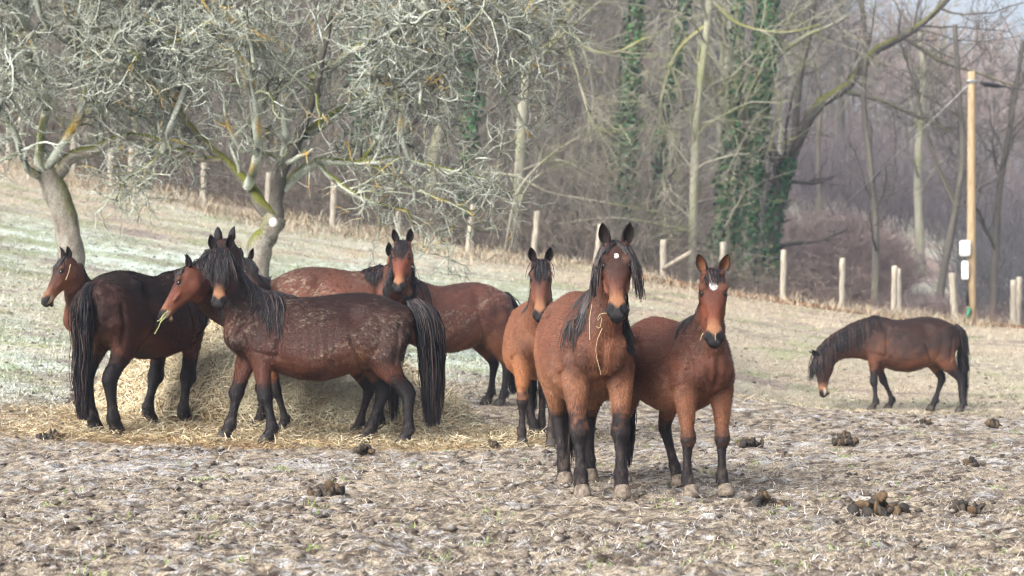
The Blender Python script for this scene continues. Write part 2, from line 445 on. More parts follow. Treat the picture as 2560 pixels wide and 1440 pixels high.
HAYC = [(4, (.64, .55, .38)), (2.2, (.50, .40, .25)), (1.5, (.30, .21, .11)), (2, (.44, .42, .30)), (1.6, (.68, .61, .45)), (1.1, (.17, .115, .065))]
def hz(x, y, cx=-2.25, cy=19.0):
    """height of the hay heap above the ground"""
    n = fbm(x*1.6, y*1.6, 3, 13)
    q = ((x-cx+.15)/1.55)**2+((y-cy)/1.05)**2
    q2 = ((x-cx-.85)/1.05)**2+((y-cy+.1)/.9)**2
    return np.maximum(.84*np.clip(1-q, 0, 1)**.55*(.72+.5*n), .58*np.clip(1-q2, 0, 1)**.6*(.7+.5*n))
def hay():
    rs = np.random.RandomState(9)
    # loose hay on the ground
    x = rs.rand(240000)*9.5-6.4; y = 14.6+rs.rand(240000)*7
    k = rs.rand(len(x)) < hayw(x, y)*.5+.004
    x, y = x[k][:60000], y[k][:60000]; n = len(x)
    cols = pick(rs, n, HAYC)
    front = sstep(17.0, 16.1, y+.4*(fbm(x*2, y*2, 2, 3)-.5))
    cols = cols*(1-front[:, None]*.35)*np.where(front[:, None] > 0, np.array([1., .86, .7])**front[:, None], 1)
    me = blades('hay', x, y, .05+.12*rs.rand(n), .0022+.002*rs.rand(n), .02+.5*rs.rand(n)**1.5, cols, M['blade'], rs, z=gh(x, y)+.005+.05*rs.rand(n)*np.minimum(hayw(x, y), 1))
    tag(link('scattered_hay', me), kind='stuff')
    n = 2600
    x = 3.2+rs.randn(n)*1.3; y = 26.8+rs.randn(n)*.7
    me = blades('hay_b', x, y, .05+.12*rs.rand(n), .003+.002*rs.rand(n), .02+.4*rs.rand(n), pick(rs, n, HAYC), M['blade'], rs)
    tag(link('thin_hay', me), kind='stuff')
    # the heap
    root = thing('hay_pile', 'heap of loose golden hay behind the dark horse with the arched tail', 'hay', (-2.0, 19.0, gz(-2.0, 19.0)))
    gx, gy = np.meshgrid(np.linspace(-4.3, .6, 150), np.linspace(17.8, 20.2, 80))
    h = hz(gx, gy); z = gh(gx.ravel(), gy.ravel())+h.ravel()-.03-.25*(h.ravel() <= 0)
    z = z+.05*(fbm(gx.ravel()*7, gy.ravel()*7, 3, 5)-.5)
    idx = np.arange(gx.size).reshape(gx.shape)
    F = np.stack([idx[:-1, :-1], idx[:-1, 1:], idx[1:, 1:], idx[1:, :-1]], -1).reshape(-1, 4)
    V = np.stack([gx.ravel(), gy.ravel(), z], 1)-np.array(root.location)
    nn = fbm(gx.ravel()*9, gy.ravel()*9, 3, 4)
    col = np.array([.30, .215, .105])[None]*(.5+1.0*nn)[:, None]
    def bm(nt, b):
        a = N(nt, 'ShaderNodeAttribute', attribute_name='coat')
        r, no = ramp_noise(nt, 40, [(.35, (.35, .35, .35)), (.65, (1.5, 1.5, 1.5))], rough=.8)
        nt.links.new(mixc(nt, 1., a.outputs['Color'], r.outputs[0], 'MULTIPLY'), b.inputs['Base Color'])
        bp = N(nt, 'ShaderNodeBump', Strength=1, Distance=.03); nt.links.new(no.outputs['Fac'], bp.inputs['Height']); nt.links.new(bp.outputs[0], b.inputs['Normal'])
    link('mound', mesh('mound', V, F, mat('packed_hay', rough=.9, build=bm), col), root)
    n = 46000
    x = -4.1+rs.rand(n*3)*4.6; y = 17.9+rs.rand(n*3)*2.1; k = hz(x, y) > .02
    x, y = x[k][:n], y[k][:n]; n = len(x)
    zz = gh(x, y)+hz(x, y)-.02+.03*rs.rand(n)
    e = .02; gxn = (hz(x+e, y)-hz(x-e, y))/(2*e); gyn = (hz(x, y+e)-hz(x, y-e))/(2*e)
    nv = nrm(np.stack([-gxn, -gyn, np.ones(n)], 1))
    d = rs.randn(n, 3); d[:, 2] *= .6; d = nrm(d-nv*np.sum(d*nv, 1)[:, None]+nv*(.05+.35*rs.rand(n)**2)[:, None])
    L = .07+.14*rs.rand(n); p0 = np.stack([x, y, zz], 1)-np.array(root.location)
    p1 = p0+d*(L*.5)[:, None]; p2 = p1+nrm(d+rs.randn(n, 3)*.3-np.array([0, 0, .25]))*(L*.5)[:, None]
    s_ = nrm(np.cross(d, nv))*(.0024+.002*rs.rand(n))[:, None]
    V = np.stack([p0-s_, p0+s_, p1-s_, p1+s_, p2], 1).reshape(-1, 3); b = np.arange(n)[:, None]*5
    F = np.concatenate([b+np.array([0, 1, 3]), b+np.array([0, 3, 2]), b+np.array([2, 3, 4])], 1).reshape(-1, 3)
    pn = fbm(x*2.2, y*2.2, 3, 19)
    cc = pick(rs, n, HAYC)*(.75+.5*rs.rand(n))[:, None]
    gr = .6*sstep(.50, .62, pn)*sstep(-2.6, -1.6, x+.5)
    cc = cc*(1-gr[:, None])+np.array([.40, .39, .29])[None]*(.6+.8*rs.rand(n))[:, None]*gr[:, None]
    so = link('loose_stalks', mesh('stalks', V, F, M['blade'], np.repeat(cc, 5, 0), smooth=False), root); so['kind'] = 'stuff'

def dung():
    rs = np.random.RandomState(3)
    M['dung'] = mat('dung', rough=.75, attr=True, spec=.3)
    t = (1+5**.5)/2
    spots = [(818, 1248, 1., 'in the middle foreground, left of the front horse'), (128, 1100, .9, 'below the leftmost dark horse'), (1878, 1122, .9, 'right of the young horse with the star'),
             (2112, 1118, 1.1, 'on the mud below the grazing horse'), (2192, 1282, 1.5, 'largest of all, on the right foreground'), (1905, 1256, 1.1, 'just right of the young horse\'s front hooves'),
             (905, 1142, .7, 'on the edge of the hay under the arched tail'), (2312, 1062, .9, 'near the grazing horse\'s hind feet'), (2412, 1282, .8, 'at the right, beside the largest pile'),
             (2482, 1074, .8, 'near the right edge, beyond the mud'), (2430, 1168, .8, 'flattened, at the right edge of the mud'), (1230, 1122, .6, 'small, between the hay and the front horse')]
    for px, py, sc, where in spots:
        p = px2g(px, py)
        root = thing('dung_pile', 'heap of dark horse dung '+where, 'dung', (p[0], p[1], gh(p[0], p[1])[0]))
        nb = int(24*sc+4)
        for k in range(nb):
            a = rs.rand()*6.28; q = rs.rand()**.8*.075*sc*1.1; r = (.014+.016*rs.rand())*(.8+.25*sc)
            zc = max(0, .085*sc-.9*q)*rs.rand()+.014
            v, f = ellipsoid((0, 0, 0), np.eye(3), (r*1.15, r, r*.8), 10)
            v = v*(1+1.6*(noise3(v+k*.37, 60, k)-.5))[:, None]*np.array([1.25, 1.1, .7])
            rot = np.array(Euler((rs.rand()*3, rs.rand()*3, rs.rand()*6)).to_matrix()); v = v @ rot.T
            base = np.array([(.045, .036, .027), (.030, .026, .023), (.085, .055, .03)][rs.randint(3)])
            cc = base[None]*(.6+.9*noise3(v+k, 90, 3))[:, None]
            o = link('dung_ball', mesh('dung_ball', v, f, M['dung'], cc), root)
            o.location = (math.cos(a)*q*1.5, math.sin(a)*q*1.2, zc)
# ------------------------------------------------------------------ horses
def loft(rings, n=20, e=2.15):
    """rings: (centre, up, half width, height up, height down, k) ; k widens (+) or narrows (-) towards the top"""
    Cn = np.array([r[0] for r in rings], float)
    T = nrm(np.gradient(Cn, axis=0))
    V = []
    th = np.linspace(0, 2*np.pi, n, endpoint=False)
    for i, r in enumerate(rings):
        up = np.array(r[1], float); t = T[i]
        up = nrm(up - t*np.dot(up, t)); sd = np.cross(up, t)
        cs, sn = np.cos(th), np.sin(th)
        c2 = np.sign(cs)*np.abs(cs)**(2/e); s2 = np.sign(sn)*np.abs(sn)**(2/e)
        h = np.where(sn > 0, r[3], r[4]); k = r[5] if len(r) > 5 else 0
        V.append(Cn[i] + sd*(r[2]*c2*(1+k*s2))[:, None] + up*(h*s2)[:, None])
    m = len(rings)
    V = np.concatenate(V + [Cn[:1], Cn[-1:]])
    F = []
    for i in range(m-1):
        for j in range(n):
            a, b = i*n+j, i*n+(j+1) % n
            F.append((a, b, b+n, a+n))
    a0, a1 = m*n, m*n+1
    for j in range(n):
        F.append((a0, (j+1) % n, j)); F.append((a1, (m-1)*n+j, (m-1)*n+(j+1) % n))
    return V, F

def ellipsoid(c, ax, r, n=14):
    ax = np.array(ax, float); V = []; F = []
    th = np.linspace(0, np.pi, n//2+1)[1:-1]; ph = np.linspace(0, 2*np.pi, n, endpoint=False)
    pts = [(0, 0, 1)] + [(math.sin(t)*math.cos(p), math.sin(t)*math.sin(p), math.cos(t)) for t in th for p in ph] + [(0, 0, -1)]
    V = np.array(pts)*np.array(r) @ ax + np.array(c)
    m = len(th)
    for j in range(n): F.append((0, 1+j, 1+(j+1) % n))
    for i in range(m-1):
        for j in range(n):
            a, b = 1+i*n+j, 1+i*n+(j+1) % n
            F.append((a, a+n, b+n, b))
    L = len(pts)-1
    for j in range(n): F.append((L, 1+(m-1)*n+(j+1) % n, 1+(m-1)*n+j))
    return V, F

def voxmesh(parts, vox, it):
    V, F, n = [], [], 0
    for v, f in parts:
        V.append(v); F += [tuple(i+n for i in q) for q in f]; n += len(v)
    me = bpy.data.meshes.new('raw'); me.from_pydata([tuple(map(float, p)) for p in np.concatenate(V)], [], F); me.update()
    o = bpy.data.objects.new('raw', me); C.objects.link(o)
    md = o.modifiers.new('r', 'REMESH'); md.mode = 'VOXEL'; md.voxel_size = vox; md.use_smooth_shade = True
    ms = o.modifiers.new('s', 'SMOOTH'); ms.factor = .6; ms.iterations = it
    dg = bpy.context.evaluated_depsgraph_get(); dg.update()
    ev = o.evaluated_get(dg)
    m2 = ev.to_mesh()
    Vn = np.empty(len(m2.vertices)*3, np.float32); m2.vertices.foreach_get('co', Vn)
    m2.calc_loop_triangles()
    k = np.empty(len(m2.polygons), np.int32); m2.polygons.foreach_get('loop_total', k)
    li = np.empty(len(m2.loops), np.int32); m2.loops.foreach_get('vertex_index', li)
    Fq = li.reshape(-1, 4) if (k == 4).all() else None
    if Fq is None:
        Fq = np.empty(len(m2.loop_triangles)*3, np.int32); m2.loop_triangles.foreach_get('vertices', Fq); Fq = Fq.reshape(-1, 3)
    ev.to_mesh_clear(); C.objects.unlink(o); bpy.data.objects.remove(o); bpy.data.meshes.remove(me)
    return Vn.reshape(-1, 3).astype(float), Fq

def sstep(a, b, x):
    t = np.clip((x-a)/(b-a), 0, 1); return t*t*(3-2*t)

def seg_dist(P, A, B):
    AB = B-A; t = np.clip(((P-A) @ AB)/max(AB @ AB, 1e-9), 0, 1)
    return np.linalg.norm(P-(A+t[:, None]*AB), axis=1), t

FRONT = [(.44,.10,1.12,.17,.09),(.47,.125,.98,.165,.105),(.49,.145,.86,.13,.095),(.49,.15,.74,.098,.082),(.50,.148,.62,.074,.066),
         (.505,.143,.50,.052,.049),(.512,.14,.445,.060,.060),(.514,.14,.405,.060,.060),(.503,.14,.35,.038,.039),(.50,.14,.27,.032,.031),
         (.50,.14,.19,.038,.034),(.500,.14,.145,.052,.049),(.52,.14,.10,.040,.041),(.54,.14,.055,.050,.052),(.55,.14,.03,.045,.047)]
HIND = [(-.46,.10,1.16,.20,.12),(-.50,.13,1.04,.215,.135),(-.50,.155,.90,.205,.130),(-.47,.168,.77,.165,.108),(-.51,.16,.66,.115,.085),
        (-.575,.15,.56,.074,.062),(-.635,.143,.485,.064,.052),(-.650,.14,.44,.062,.050),(-.638,.14,.37,.045,.040),(-.622,.14,.27,.036,.034),
        (-.612,.14,.19,.041,.036),(-.608,.14,.145,.053,.049),(-.585,.14,.10,.041,.042),(-.565,.14,.055,.051,.053),(-.555,.14,.03,.046,.048)]
TORSO = [(-.745,1.06,.07,.09,.10,0),(-.72,1.07,.15,.14,.16,0),(-.66,1.06,.205,.20,.24,-.12),(-.56,1.04,.25,.275,.30,-.15),(-.42,1.01,.275,.335,.33,-.2),
         (-.28,.98,.285,.36,.32,-.2),(-.14,.95,.295,.37,.325,-.2),(0,.925,.305,.372,.33,-.2),(.14,.92,.30,.374,.325,-.22),(.26,.93,.28,.38,.30,-.25),
         (.37,.96,.245,.385,.29,-.35),(.47,.98,.21,.375,.26,-.4),(.56,.98,.175,.32,.21,-.35),(.64,.98,.15,.24,.19,-.2),(.70,.98,.12,.16,.13,0),(.73,.98,.06,.08,.07,0)]
# head rings: t, half width, up, down, k
HEAD = [(-.045,.05,.03,.07,0),(-.01,.078,.062,.115,.05),(.05,.092,.078,.165,.05),(.10,.098,.082,.19,.05),(.16,.100,.080,.19,.08),(.22,.090,.072,.17,.1),
        (.29,.064,.060,.130,.05),(.36,.051,.052,.102,0),(.42,.050,.046,.086,0),(.47,.061,.042,.083,.10),(.52,.064,.034,.078,.22),(.555,.056,.022,.066,.25),(.574,.036,.006,.045,.2)]

def make_horse(label, pos, yaw, s, poll, nose_dir, hooves=None, coat=None, mane_side=1, seed=0, vox=.0105, fur=45000,
               tail='down', roll=0., mane_len=.34, fore_len=.26, mane_n=520, tail_n=560, star=0, head_scale=1., neck_k=1., belly=1., hide_tail=False,
               ear_spread=.3, straw=None, width=1., fore_n=130, neck_drop=None, mane_up=0, fat=1., mane_both=.12, fore_part=0, lx=1., mane_bias=.9, mane_grav=.5, mane_lat=.8, mane_fwd=0, ear_len=.145, hoof_c=None):
    rs = np.random.RandomState(seed+100)
    co = dict(base=(.16,.052,.024), dark=(.06,.022,.014), belly=(.26,.10,.045), tan=(.27,.13,.065), leg=(.011,.0105,.013), mane=(.013,.012,.015),
              legz=.46, face=(.12,.04,.022), soot=.5, muz=1., fdark=(.034, .017, .014))
    co.update(coat or {})
    root = thing('horse', label, 'horse', (pos[0], pos[1], gz(pos[0], pos[1])), yaw, 'herd of bay horses in the frosty paddock')
    Mw = Matrix.Translation(root.location) @ Matrix.Rotation(yaw, 4, 'Z') @ Matrix.Scale(s, 4)
    root.scale = (s, s, s)
    Mi = Mw.inverted()
    toL = lambda p: np.array(Mi @ Vector(p))
    dirL = lambda d: nrm(np.array(Mi.to_3x3() @ Vector(d)))
    parts = []
    # torso
    tr = []
    for x, zc, w, hu, hd, k in TORSO:
        bl = 1+(belly-1)*math.exp(-((x+.02)/.25)**2)
        tr.append(((x*lx, 0, zc), (0, 0, 1), w*width*(.5+.5*bl), hu, hd*bl, k))
    parts.append(loft(tr, 28))
    # legs
    legs = []; hoofP = {}
    for key, tab, sg in (('FL', FRONT, 1), ('FR', FRONT, -1), ('HL', HIND, 1), ('HR', HIND, -1)):
        tab = [(a_+(lx-1)*(.5 if tab is FRONT else -.56),)+tuple(r_) for a_, *r_ in tab]
        d0 = np.array([tab[-2][0]+.01, tab[-2][1]*sg, 0.])
        if hooves and key in hooves:
            tg = hooves[key]
            def at(dx, dy):
                w = Mw @ Vector((d0[0]+dx, d0[1]+dy, 0)); g = gz(w.x, w.y)
                return w, g, 1280+w.x/w.y*FPX, 800+(CAM_H-g-.03)/w.y*FPX
            q = np.zeros(2)
            for _ in range(6):
                def res(q):
                    w, g, a_, b_ = at(*q)
                    return np.array([(a_-tg[0])/3, (b_-tg[1])/12, q[0]/.22, q[1]/.07])
                r0 = res(q); J = np.stack([(res(q+np.array(e)*.01)-r0)/.01 for e in ((1, 0), (0, 1))], 1)
                q = q-np.linalg.lstsq(J, r0, rcond=None)[0]
            w, g, a_, b_ = at(*q); tgt = toL((w.x, w.y, g))
            print('  ', label[:22], key, np.round(q, 2), 'px err', round(a_-tg[0]), round(b_-tg[1]))
        else:
            w = Mw @ Vector(d0); tgt = toL((w.x, w.y, gz(w.x, w.y)))
        dl = tgt-d0
        top = .98 if key[0] == 'F' else .95
        pts = []
        for (x, y, z, rx, ry) in tab:
            w = np.clip((top-z)/(top-.13), 0, 1)
            p = np.array([x, y*sg, z])
            q = p+dl*w*np.array([1, 1, 1])
            # feet stay level: pastern and coronet move rigidly with the hoof
            pts.append((q, rx*(1 if z > .55 else fat), ry*(1 if z > .55 else fat)))
        rings = []
        for q, rx, ry in pts:
            rings.append((q, (1, 0, 0), ry, rx, rx, 0))
        parts.append(loft(rings, 16, 2.1))
        legs.append((key, [q for q, _, _ in pts]))
        hoofP[key] = (pts[-2][0], dl)
    # point of shoulder and chest muscles, buttocks, elbow
    I3 = np.eye(3)
    for sg in (1, -1):
        parts.append(ellipsoid((.62*lx, sg*.098, .94), I3, (.10, .075, .13)))
        parts.append(ellipsoid((.47*lx, sg*.13, 1.03), I3, (.15, .085, .19)))
        parts.append(ellipsoid((-.62*lx, sg*.11, 1.0), I3, (.13, .10, .19)))
        parts.append(ellipsoid((-.34*lx, sg*.165, 1.17), I3, (.12, .06, .09)))
    parts.append(ellipsoid((.42*lx, 0, 1.265), I3, (.18, .06, .085)))
    # head frame
    hs = head_scale
    pl = toL(poll); f = dirL(nose_dir)
    upw = dirL((0, 0, 1))
    if abs(f[2]) > .97: upw = np.array([1., 0, .3])
    sdv = nrm(np.cross(upw, f)); u = nrm(np.cross(f, sdv))            # sdv points to the horse's left
    if roll:
        c, sn = math.cos(roll), math.sin(roll)
        sdv, u = c*sdv+sn*u, c*u-sn*sdv
    hp = lambda t, sd, v: pl + (f*t + sdv*sd + u*v)*hs
    Hax = np.array([f, sdv, u])
    # neck
    P0 = np.array([.40*lx, 0, 1.03]); P3 = hp(.05, 0, -.07)
    T0 = nrm([.75, 0, .62 if P3[2] > .9 else -.05]); D = np.linalg.norm(P3-P0)
    P1 = P0+T0*D*.38
    endd = nrm(nrm(P3-P0)*.7 + nrm(-u*.2+f*.25 if P3[2] < .9 else np.array([0, 0, 1.])-f*0.0)*.55)
    P2 = P3-endd*D*.33
    if neck_drop is not None: P2 = P2+np.array([0, 0, neck_drop])
    nr = []
    dor0 = np.array([-.55, 0, .83])
    for i in range(12):
        t = i/11.; a = (1-t)**3; b = 3*(1-t)**2*t; c = 3*(1-t)*t*t; d = t**3
        p = a*P0+b*P1+c*P2+d*P3
        dor = nrm(dor0*(1-t)+(-f*1.0+u*.05)*t)
        hh = np.interp(t, [0, .2, .45, .7, 1], [.30, .265, .205, .165, .135])*neck_k
        hw = np.interp(t, [0, .2, .45, .7, 1], [.185, .145, .105, .088, .078])*neck_k
        nr.append((p, dor, hw, hh, hh, -.22))
    parts.append(loft(nr, 20, 2.1))
    # head
    parts.append(loft([(hp(t, 0, -.0), u, w*hs, a*hs, b*hs, k) for t, w, a, b, k in HEAD], 20, 2.35))
    for sg in (1, -1):
        parts.append(ellipsoid(hp(.115, sg*.062, -.085), Hax, np.array((.085, .040, .085))*hs))   # cheek
        parts.append(ellipsoid(hp(.140, sg*.074, .066), Hax, np.array((.040, .034, .026))*hs))   # brow
        parts.append(ellipsoid(hp(.25, sg*.070, -.018), Hax, np.array((.11, .020, .015))*hs))    # facial crest
        parts.append(ellipsoid(hp(.512, sg*.043, -.002), Hax, np.array((.034, .032, .032))*hs))  # nostril rim
        parts.append(ellipsoid(hp(.02, sg*.058, .045), Hax, np.array((.03, .03, .04))*hs))       # ear base
    parts.append(ellipsoid(hp(.548, 0, -.035), Hax, np.array((.030, .042, .036))*hs))
    parts.append(ellipsoid(hp(.508, 0, -.098), Hax, np.array((.036, .030, .022))*hs))            # chin
    V, F = voxmesh(parts, vox, 5)
    # head-space coordinates
    H = (V-pl) @ Hax.T/hs
    t, sd, v = H.T
    rh = np.interp(t, [0, .2, .35, .57], [.215, .205, .15, .13]); onhead = sstep(rh, rh-.025, np.hypot(sd, v+.045))*sstep(-.06, .0, t)*sstep(.68, .62, t)
    # nostrils, mouth line and eye sockets pressed into the skin
    as_ = np.abs(sd)
    nd = np.sqrt(((t-.524)/.024)**2+((as_-.040-.3*(t-.53))/.014)**2+((v-.012)/.030)**2)
    push = .030*np.clip(1-nd/1.5, 0, 1)
    V -= (np.outer(push, f)*.7+np.outer(push*np.sign(sd), sdv)*.5)*hs*(onhead > .5)[:, None]
    mo = np.clip(1-np.abs(v+.072-(.53-t)*.12)/.010, 0, 1)*sstep(.44, .47, t)*(onhead > .5)
    cen = pl+f*.48*hs-u*.05*hs
    V -= nrm(V-cen)*(mo*.008*hs)[:, None]
    ed = np.sqrt(((t-.172)/.03)**2+((v-.043)/.02)**2)
    V -= np.outer(np.clip(1-ed, 0, 1)*.010*np.sign(sd)*(as_ > .05)*(onhead > .5), sdv)*hs
    # muscle relief: grooves and swellings pushed along the normals
    FT_ = F if F.shape[1] == 3 else F[:, :3]
    fnn = np.cross(V[FT_[:, 1]]-V[FT_[:, 0]], V[FT_[:, 2]]-V[FT_[:, 0]]); VN = np.zeros_like(V)
    for k_ in range(F.shape[1]): np.add.at(VN, F[:, k_], fnn)
    VN = nrm(VN); x_, ay, z_ = V[:, 0]/lx, np.abs(V[:, 1]), V[:, 2]
    nb_ = 1-onhead
    G_ = lambda d_, s_: np.exp(-(d_/s_)**2)
    D_ = -.030*G_(ay, .030)*sstep(.60, .68, x_)*G_(z_-.86, .15)                                # cleft of the breast
    D_ -= .020*G_(x_-(.315-.10*(z_-1.0)), .028)*sstep(.70, .80, z_)*sstep(1.24, 1.12, z_)      # behind the shoulder
    D_ += .012*G_(x_-(.40-.10*(z_-1.0)), .045)*sstep(.74, .84, z_)*sstep(1.24, 1.1, z_)
    D_ -= .016*G_(x_-(.60-.55*(z_-1.02)), .022)*sstep(.90, 1.0, z_)*sstep(1.28, 1.16, z_)*(ay > .06)   # front edge of the shoulder blade
    D_ -= .014*G_(z_-(.80+.25*(x_-.45)), .022)*G_(x_-.45, .13)*(ay > .08)                      # elbow line
    D_ -= .030*G_(x_+.25, .075)*G_(z_-1.12, .085)*(ay > .1)                                    # hollow of the flank
    D_ -= .022*G_(x_+.275-.35*(z_-.80), .022)*sstep(.62, .70, z_)*sstep(1.0, .9, z_)*(ay > .08)  # fold before the thigh
    D_ -= .015*G_(x_+.60+.10*(z_-.9), .022)*sstep(.66, .74, z_)*sstep(1.12, 1.0, z_)*(ay > .09)  # between the hamstrings
    D_ -= .020*G_(ay, .022)*sstep(-.55, -.66, x_)*sstep(.7, .8, z_)
    D_ += .0022*np.sin(x_*2*np.pi/.062+z_*3)*G_(x_-.06, .17)*G_(z_-.90, .16)                   # ribs
    D_ += .014*(noise3(V, 4.2, seed+81)-.5)*(z_ > .55)
    V = V+VN*(D_*nb_)[:, None]
    # ---- coat colour
    nz = noise3(V, 5, seed); nf = noise3(V, 28, seed+3); nm = noise3(V, 1.8, seed+9)
    c = lambda k: np.array(co[k])
    z = V[:, 2]
    top = sstep(.95, 1.35, z+.5*(nz-.5))*(1-onhead)
    low = sstep(.95, .66, z+.2*(nz-.5))
    col = c('base')[None]*(.65+.7*nz)[:, None]
    def mx(col, cc, w): return col*(1-w[:, None])+np.asarray(cc)*w[:, None]
    col = mx(col, c('dark'), np.clip(top*1.1*co['soot']+.9*sstep(.5, .68, nm)*co['soot'], 0, 1))
    col = mx(col, c('belly'), np.clip(low*.8*sstep(.3, .6, nz+.1), 0, 1)*(1-onhead))
    pt = noise3(V, 3.2, seed+61); pt2 = noise3(V, 7.5, seed+67)
    col = mx(col, c('dark')*.8, sstep(.50, .66, pt*.7+pt2*.3)*.75*(1-onhead)*sstep(.6, .8, z))
    col = mx(col, c('belly')*.9, sstep(.54, .68, noise3(V, 2.6, seed+71))*.55*(1-onhead)*sstep(1.25, .9, z))
    oval = np.exp(-(((np.abs(V[:, 1])-.125)/.055)**2+((z-.88)/.085)**2))*(V[:, 0] > .55)  # darker oval on each side of the breast, above the forelegs
    col = mx(col, c('dark')*.55, oval*.7)
    # flank fold and inner legs lighter
    fl = np.exp(-(((V[:, 0]+.33)/.07)**2+((z-.74)/.10)**2))
    col = mx(col, c('tan')*.8, fl*.6)
    ib = (np.abs(V[:, 1]) < .13)*sstep(.88, .72, z)*(V[:, 0] < -.3)*sstep(.42, .6, z)
    col = mx(col, c('tan')*.7, ib*.6)
    # legs
    lz = np.full(len(V), 9.)
    for key, q in legs:
        for a, b in zip(q[3:-1], q[4:]):
            dd, tt = seg_dist(V, a, b)
            zz = a[2]+tt*(b[2]-a[2])
            sh = hoofP[key][1][2]
            off = 0 if key[0] == 'F' else .06
            w = (dd < .11) & (onhead < .5)
            lz[w] = np.minimum(lz[w], (zz-sh*np.clip(1-zz, 0, 1)-off)[w])
    lm = sstep(co['legz']+.10, co['legz']-.07, lz+.22*(nz-.5)+.16*(nf-.5))*(lz < 5)
    col = mx(col, c('leg'), lm*.97)
    dirt = sstep(.52, .7, nf)*sstep(.30, .05, lz)*(lz < 5)
    col = mx(col, (.11, .085, .06), dirt*.45)
    # head
    hcol = c('face')[None]*(.7+.6*nz)[:, None]
    hcol = mx(hcol, c('fdark'), sstep(.02, .065, v+.04*(nz-.5))*np.clip(sstep(.42, .20, t)*co['soot']*1.5, 0, 1))
    hcol = mx(hcol, c('base')*1.3, sstep(.02, -.03, v)*sstep(.05, .3, t)*.5)
    hcol = mx(hcol, c('tan')*.9, sstep(.33, .47, t+.10*(nz-.5)+.05*(nf-.5))*.9*co['muz'])
    be = np.exp(-(((t-.135)/.028)**2+((v-.072)/.014)**2))*(as_ > .04)
    hcol = mx(hcol, c('tan')*.5, be*.6)
    pale = sstep(.42, .48, t)*sstep(.036, .048, as_)*sstep(.0, -.02, v)
    hcol = mx(hcol, (.62, .52, .40), pale*.85*co['muz'])
    chin = sstep(.41, .47, t)*sstep(-.075, -.09, v)
    hcol = mx(hcol, (.5, .4, .3), chin*.5)
    blk = sstep(.478, .512, t+.03*(nf-.5)+1.2*np.clip(as_-.010, 0, .035)*(v > -.03)-.012)
    blk = np.clip(blk*(1-.95*sstep(.043, .051, as_)*sstep(-.006, -.02, v)*sstep(-.075, -.06, v)), 0, 1)
    hcol = mx(hcol, np.array([[.013, .011, .013]])*(.4+1.2*nf)[:, None], blk)
    hcol = mx(hcol, (.0015, .0015, .0015), sstep(1.75, 1.25, nd))  # nostrils blackened so they look deep: the shade of the hole is painted
    hcol = mx(hcol, (.006, .005, .006), mo*.8)  # mouth crease darkened, its shade put into the skin colour
    er = np.sqrt(((t-.175)/.040)**2+((v-.042)/.027)**2)
    hcol = mx(hcol, (.012, .008, .007), sstep(1.0, .7, er)*(as_ > .05))
    if star:
        st = np.sqrt(((t-.125)/(.055*star))**2+(sd/(.034*star))**2)+.7*(nf-.5)
        hcol = mx(hcol, (.82, .80, .78), sstep(1.05, .85, st)*(v > .03))
    col = mx(col, hcol, onhead) if False else col*(1-onhead[:, None])+hcol*onhead[:, None]
    # dusty flecks of hay and dried mud, plus whitish hair highlights put into colour
    if straw:
        fk = sstep(.54, .66, noise3(V, 95, seed+21))*sstep(.46, .60, noise3(V, 3.0, seed+23))*sstep(.62, .85, z)*(1-onhead)
        col = mx(col, (.30, .25, .19), fk*straw)
    col = np.clip(col, .002, 1)
    body = link('body', mesh('body', V, F, M['coat'], col), root)
    # ---- fur
    FT = F[:, :3] if F.shape[1] == 4 else F
    tri = np.concatenate([F[:, [0, 1, 2]], F[:, [0, 2, 3]]]) if F.shape[1] == 4 else F
    a, b, cc = V[tri[:, 0]], V[tri[:, 1]], V[tri[:, 2]]
    fn = np.cross(b-a, cc-a); ar = np.linalg.norm(fn, axis=1); fn = nrm(fn)
    w = ar*(1-.75*sstep(.38, .45, ((a-pl) @ f)/hs)*(np.linalg.norm(a-pl, axis=1) < .75))
    ii = rs.choice(len(tri), fur, p=w/w.sum())
    r1 = np.sqrt(rs.rand(fur)); r2 = rs.rand(fur)
    wa, wb_, wc = 1-r1, r1*(1-r2), r1*r2
    P = a[ii]*wa[:, None]+b[ii]*wb_[:, None]+cc[ii]*wc[:, None]
    n = fn[ii]; pc = col[tri[ii, 0]]
    h = onhead[tri[ii, 0]][:, None]
    flow = np.array([-.75, 0, -.5])[None]*(1-h)+f[None]*h
    lw = sstep(.75, .55, P[:, 2])[:, None]*(1-h)
    flow = flow*(1-lw)+np.array([-.25, 0, -1.])[None]*lw
    flow = flow+(noise3(P, 4, seed+40)-.5)[:, None]*np.array([.2, .6, .8])+rs.randn(fur, 3)*.14
    flow = nrm(flow-n*np.sum(flow*n, 1)[:, None])
    L = (.020+.014*rs.rand(fur))*(1-.6*h[:, 0])
    L = L*np.where((P[:, 2] < .55) & (h[:, 0] < .5), .62, 1)
    tip = P+(flow*.93+n*(.30+.2*rs.rand(fur))[:, None])*L[:, None]
    sdw = np.cross(flow, n)*(.0022+.0012*rs.rand(fur))[:, None]
    base = P-n*.002
    VV = np.stack([base-sdw, base+sdw, tip], 1).reshape(-1, 3)
    pc = pc*(.55+.95*rs.rand(fur))[:, None]
    fo = link('fur', mesh('fur', VV, np.arange(fur*3).reshape(-1, 3), M['fur'], np.repeat(pc, 3, 0)), root); fo['kind'] = 'stuff'
    bvh = BVHTree.FromPolygons([tuple(p) for p in V], [tuple(int(i) for i in q) for q in F])

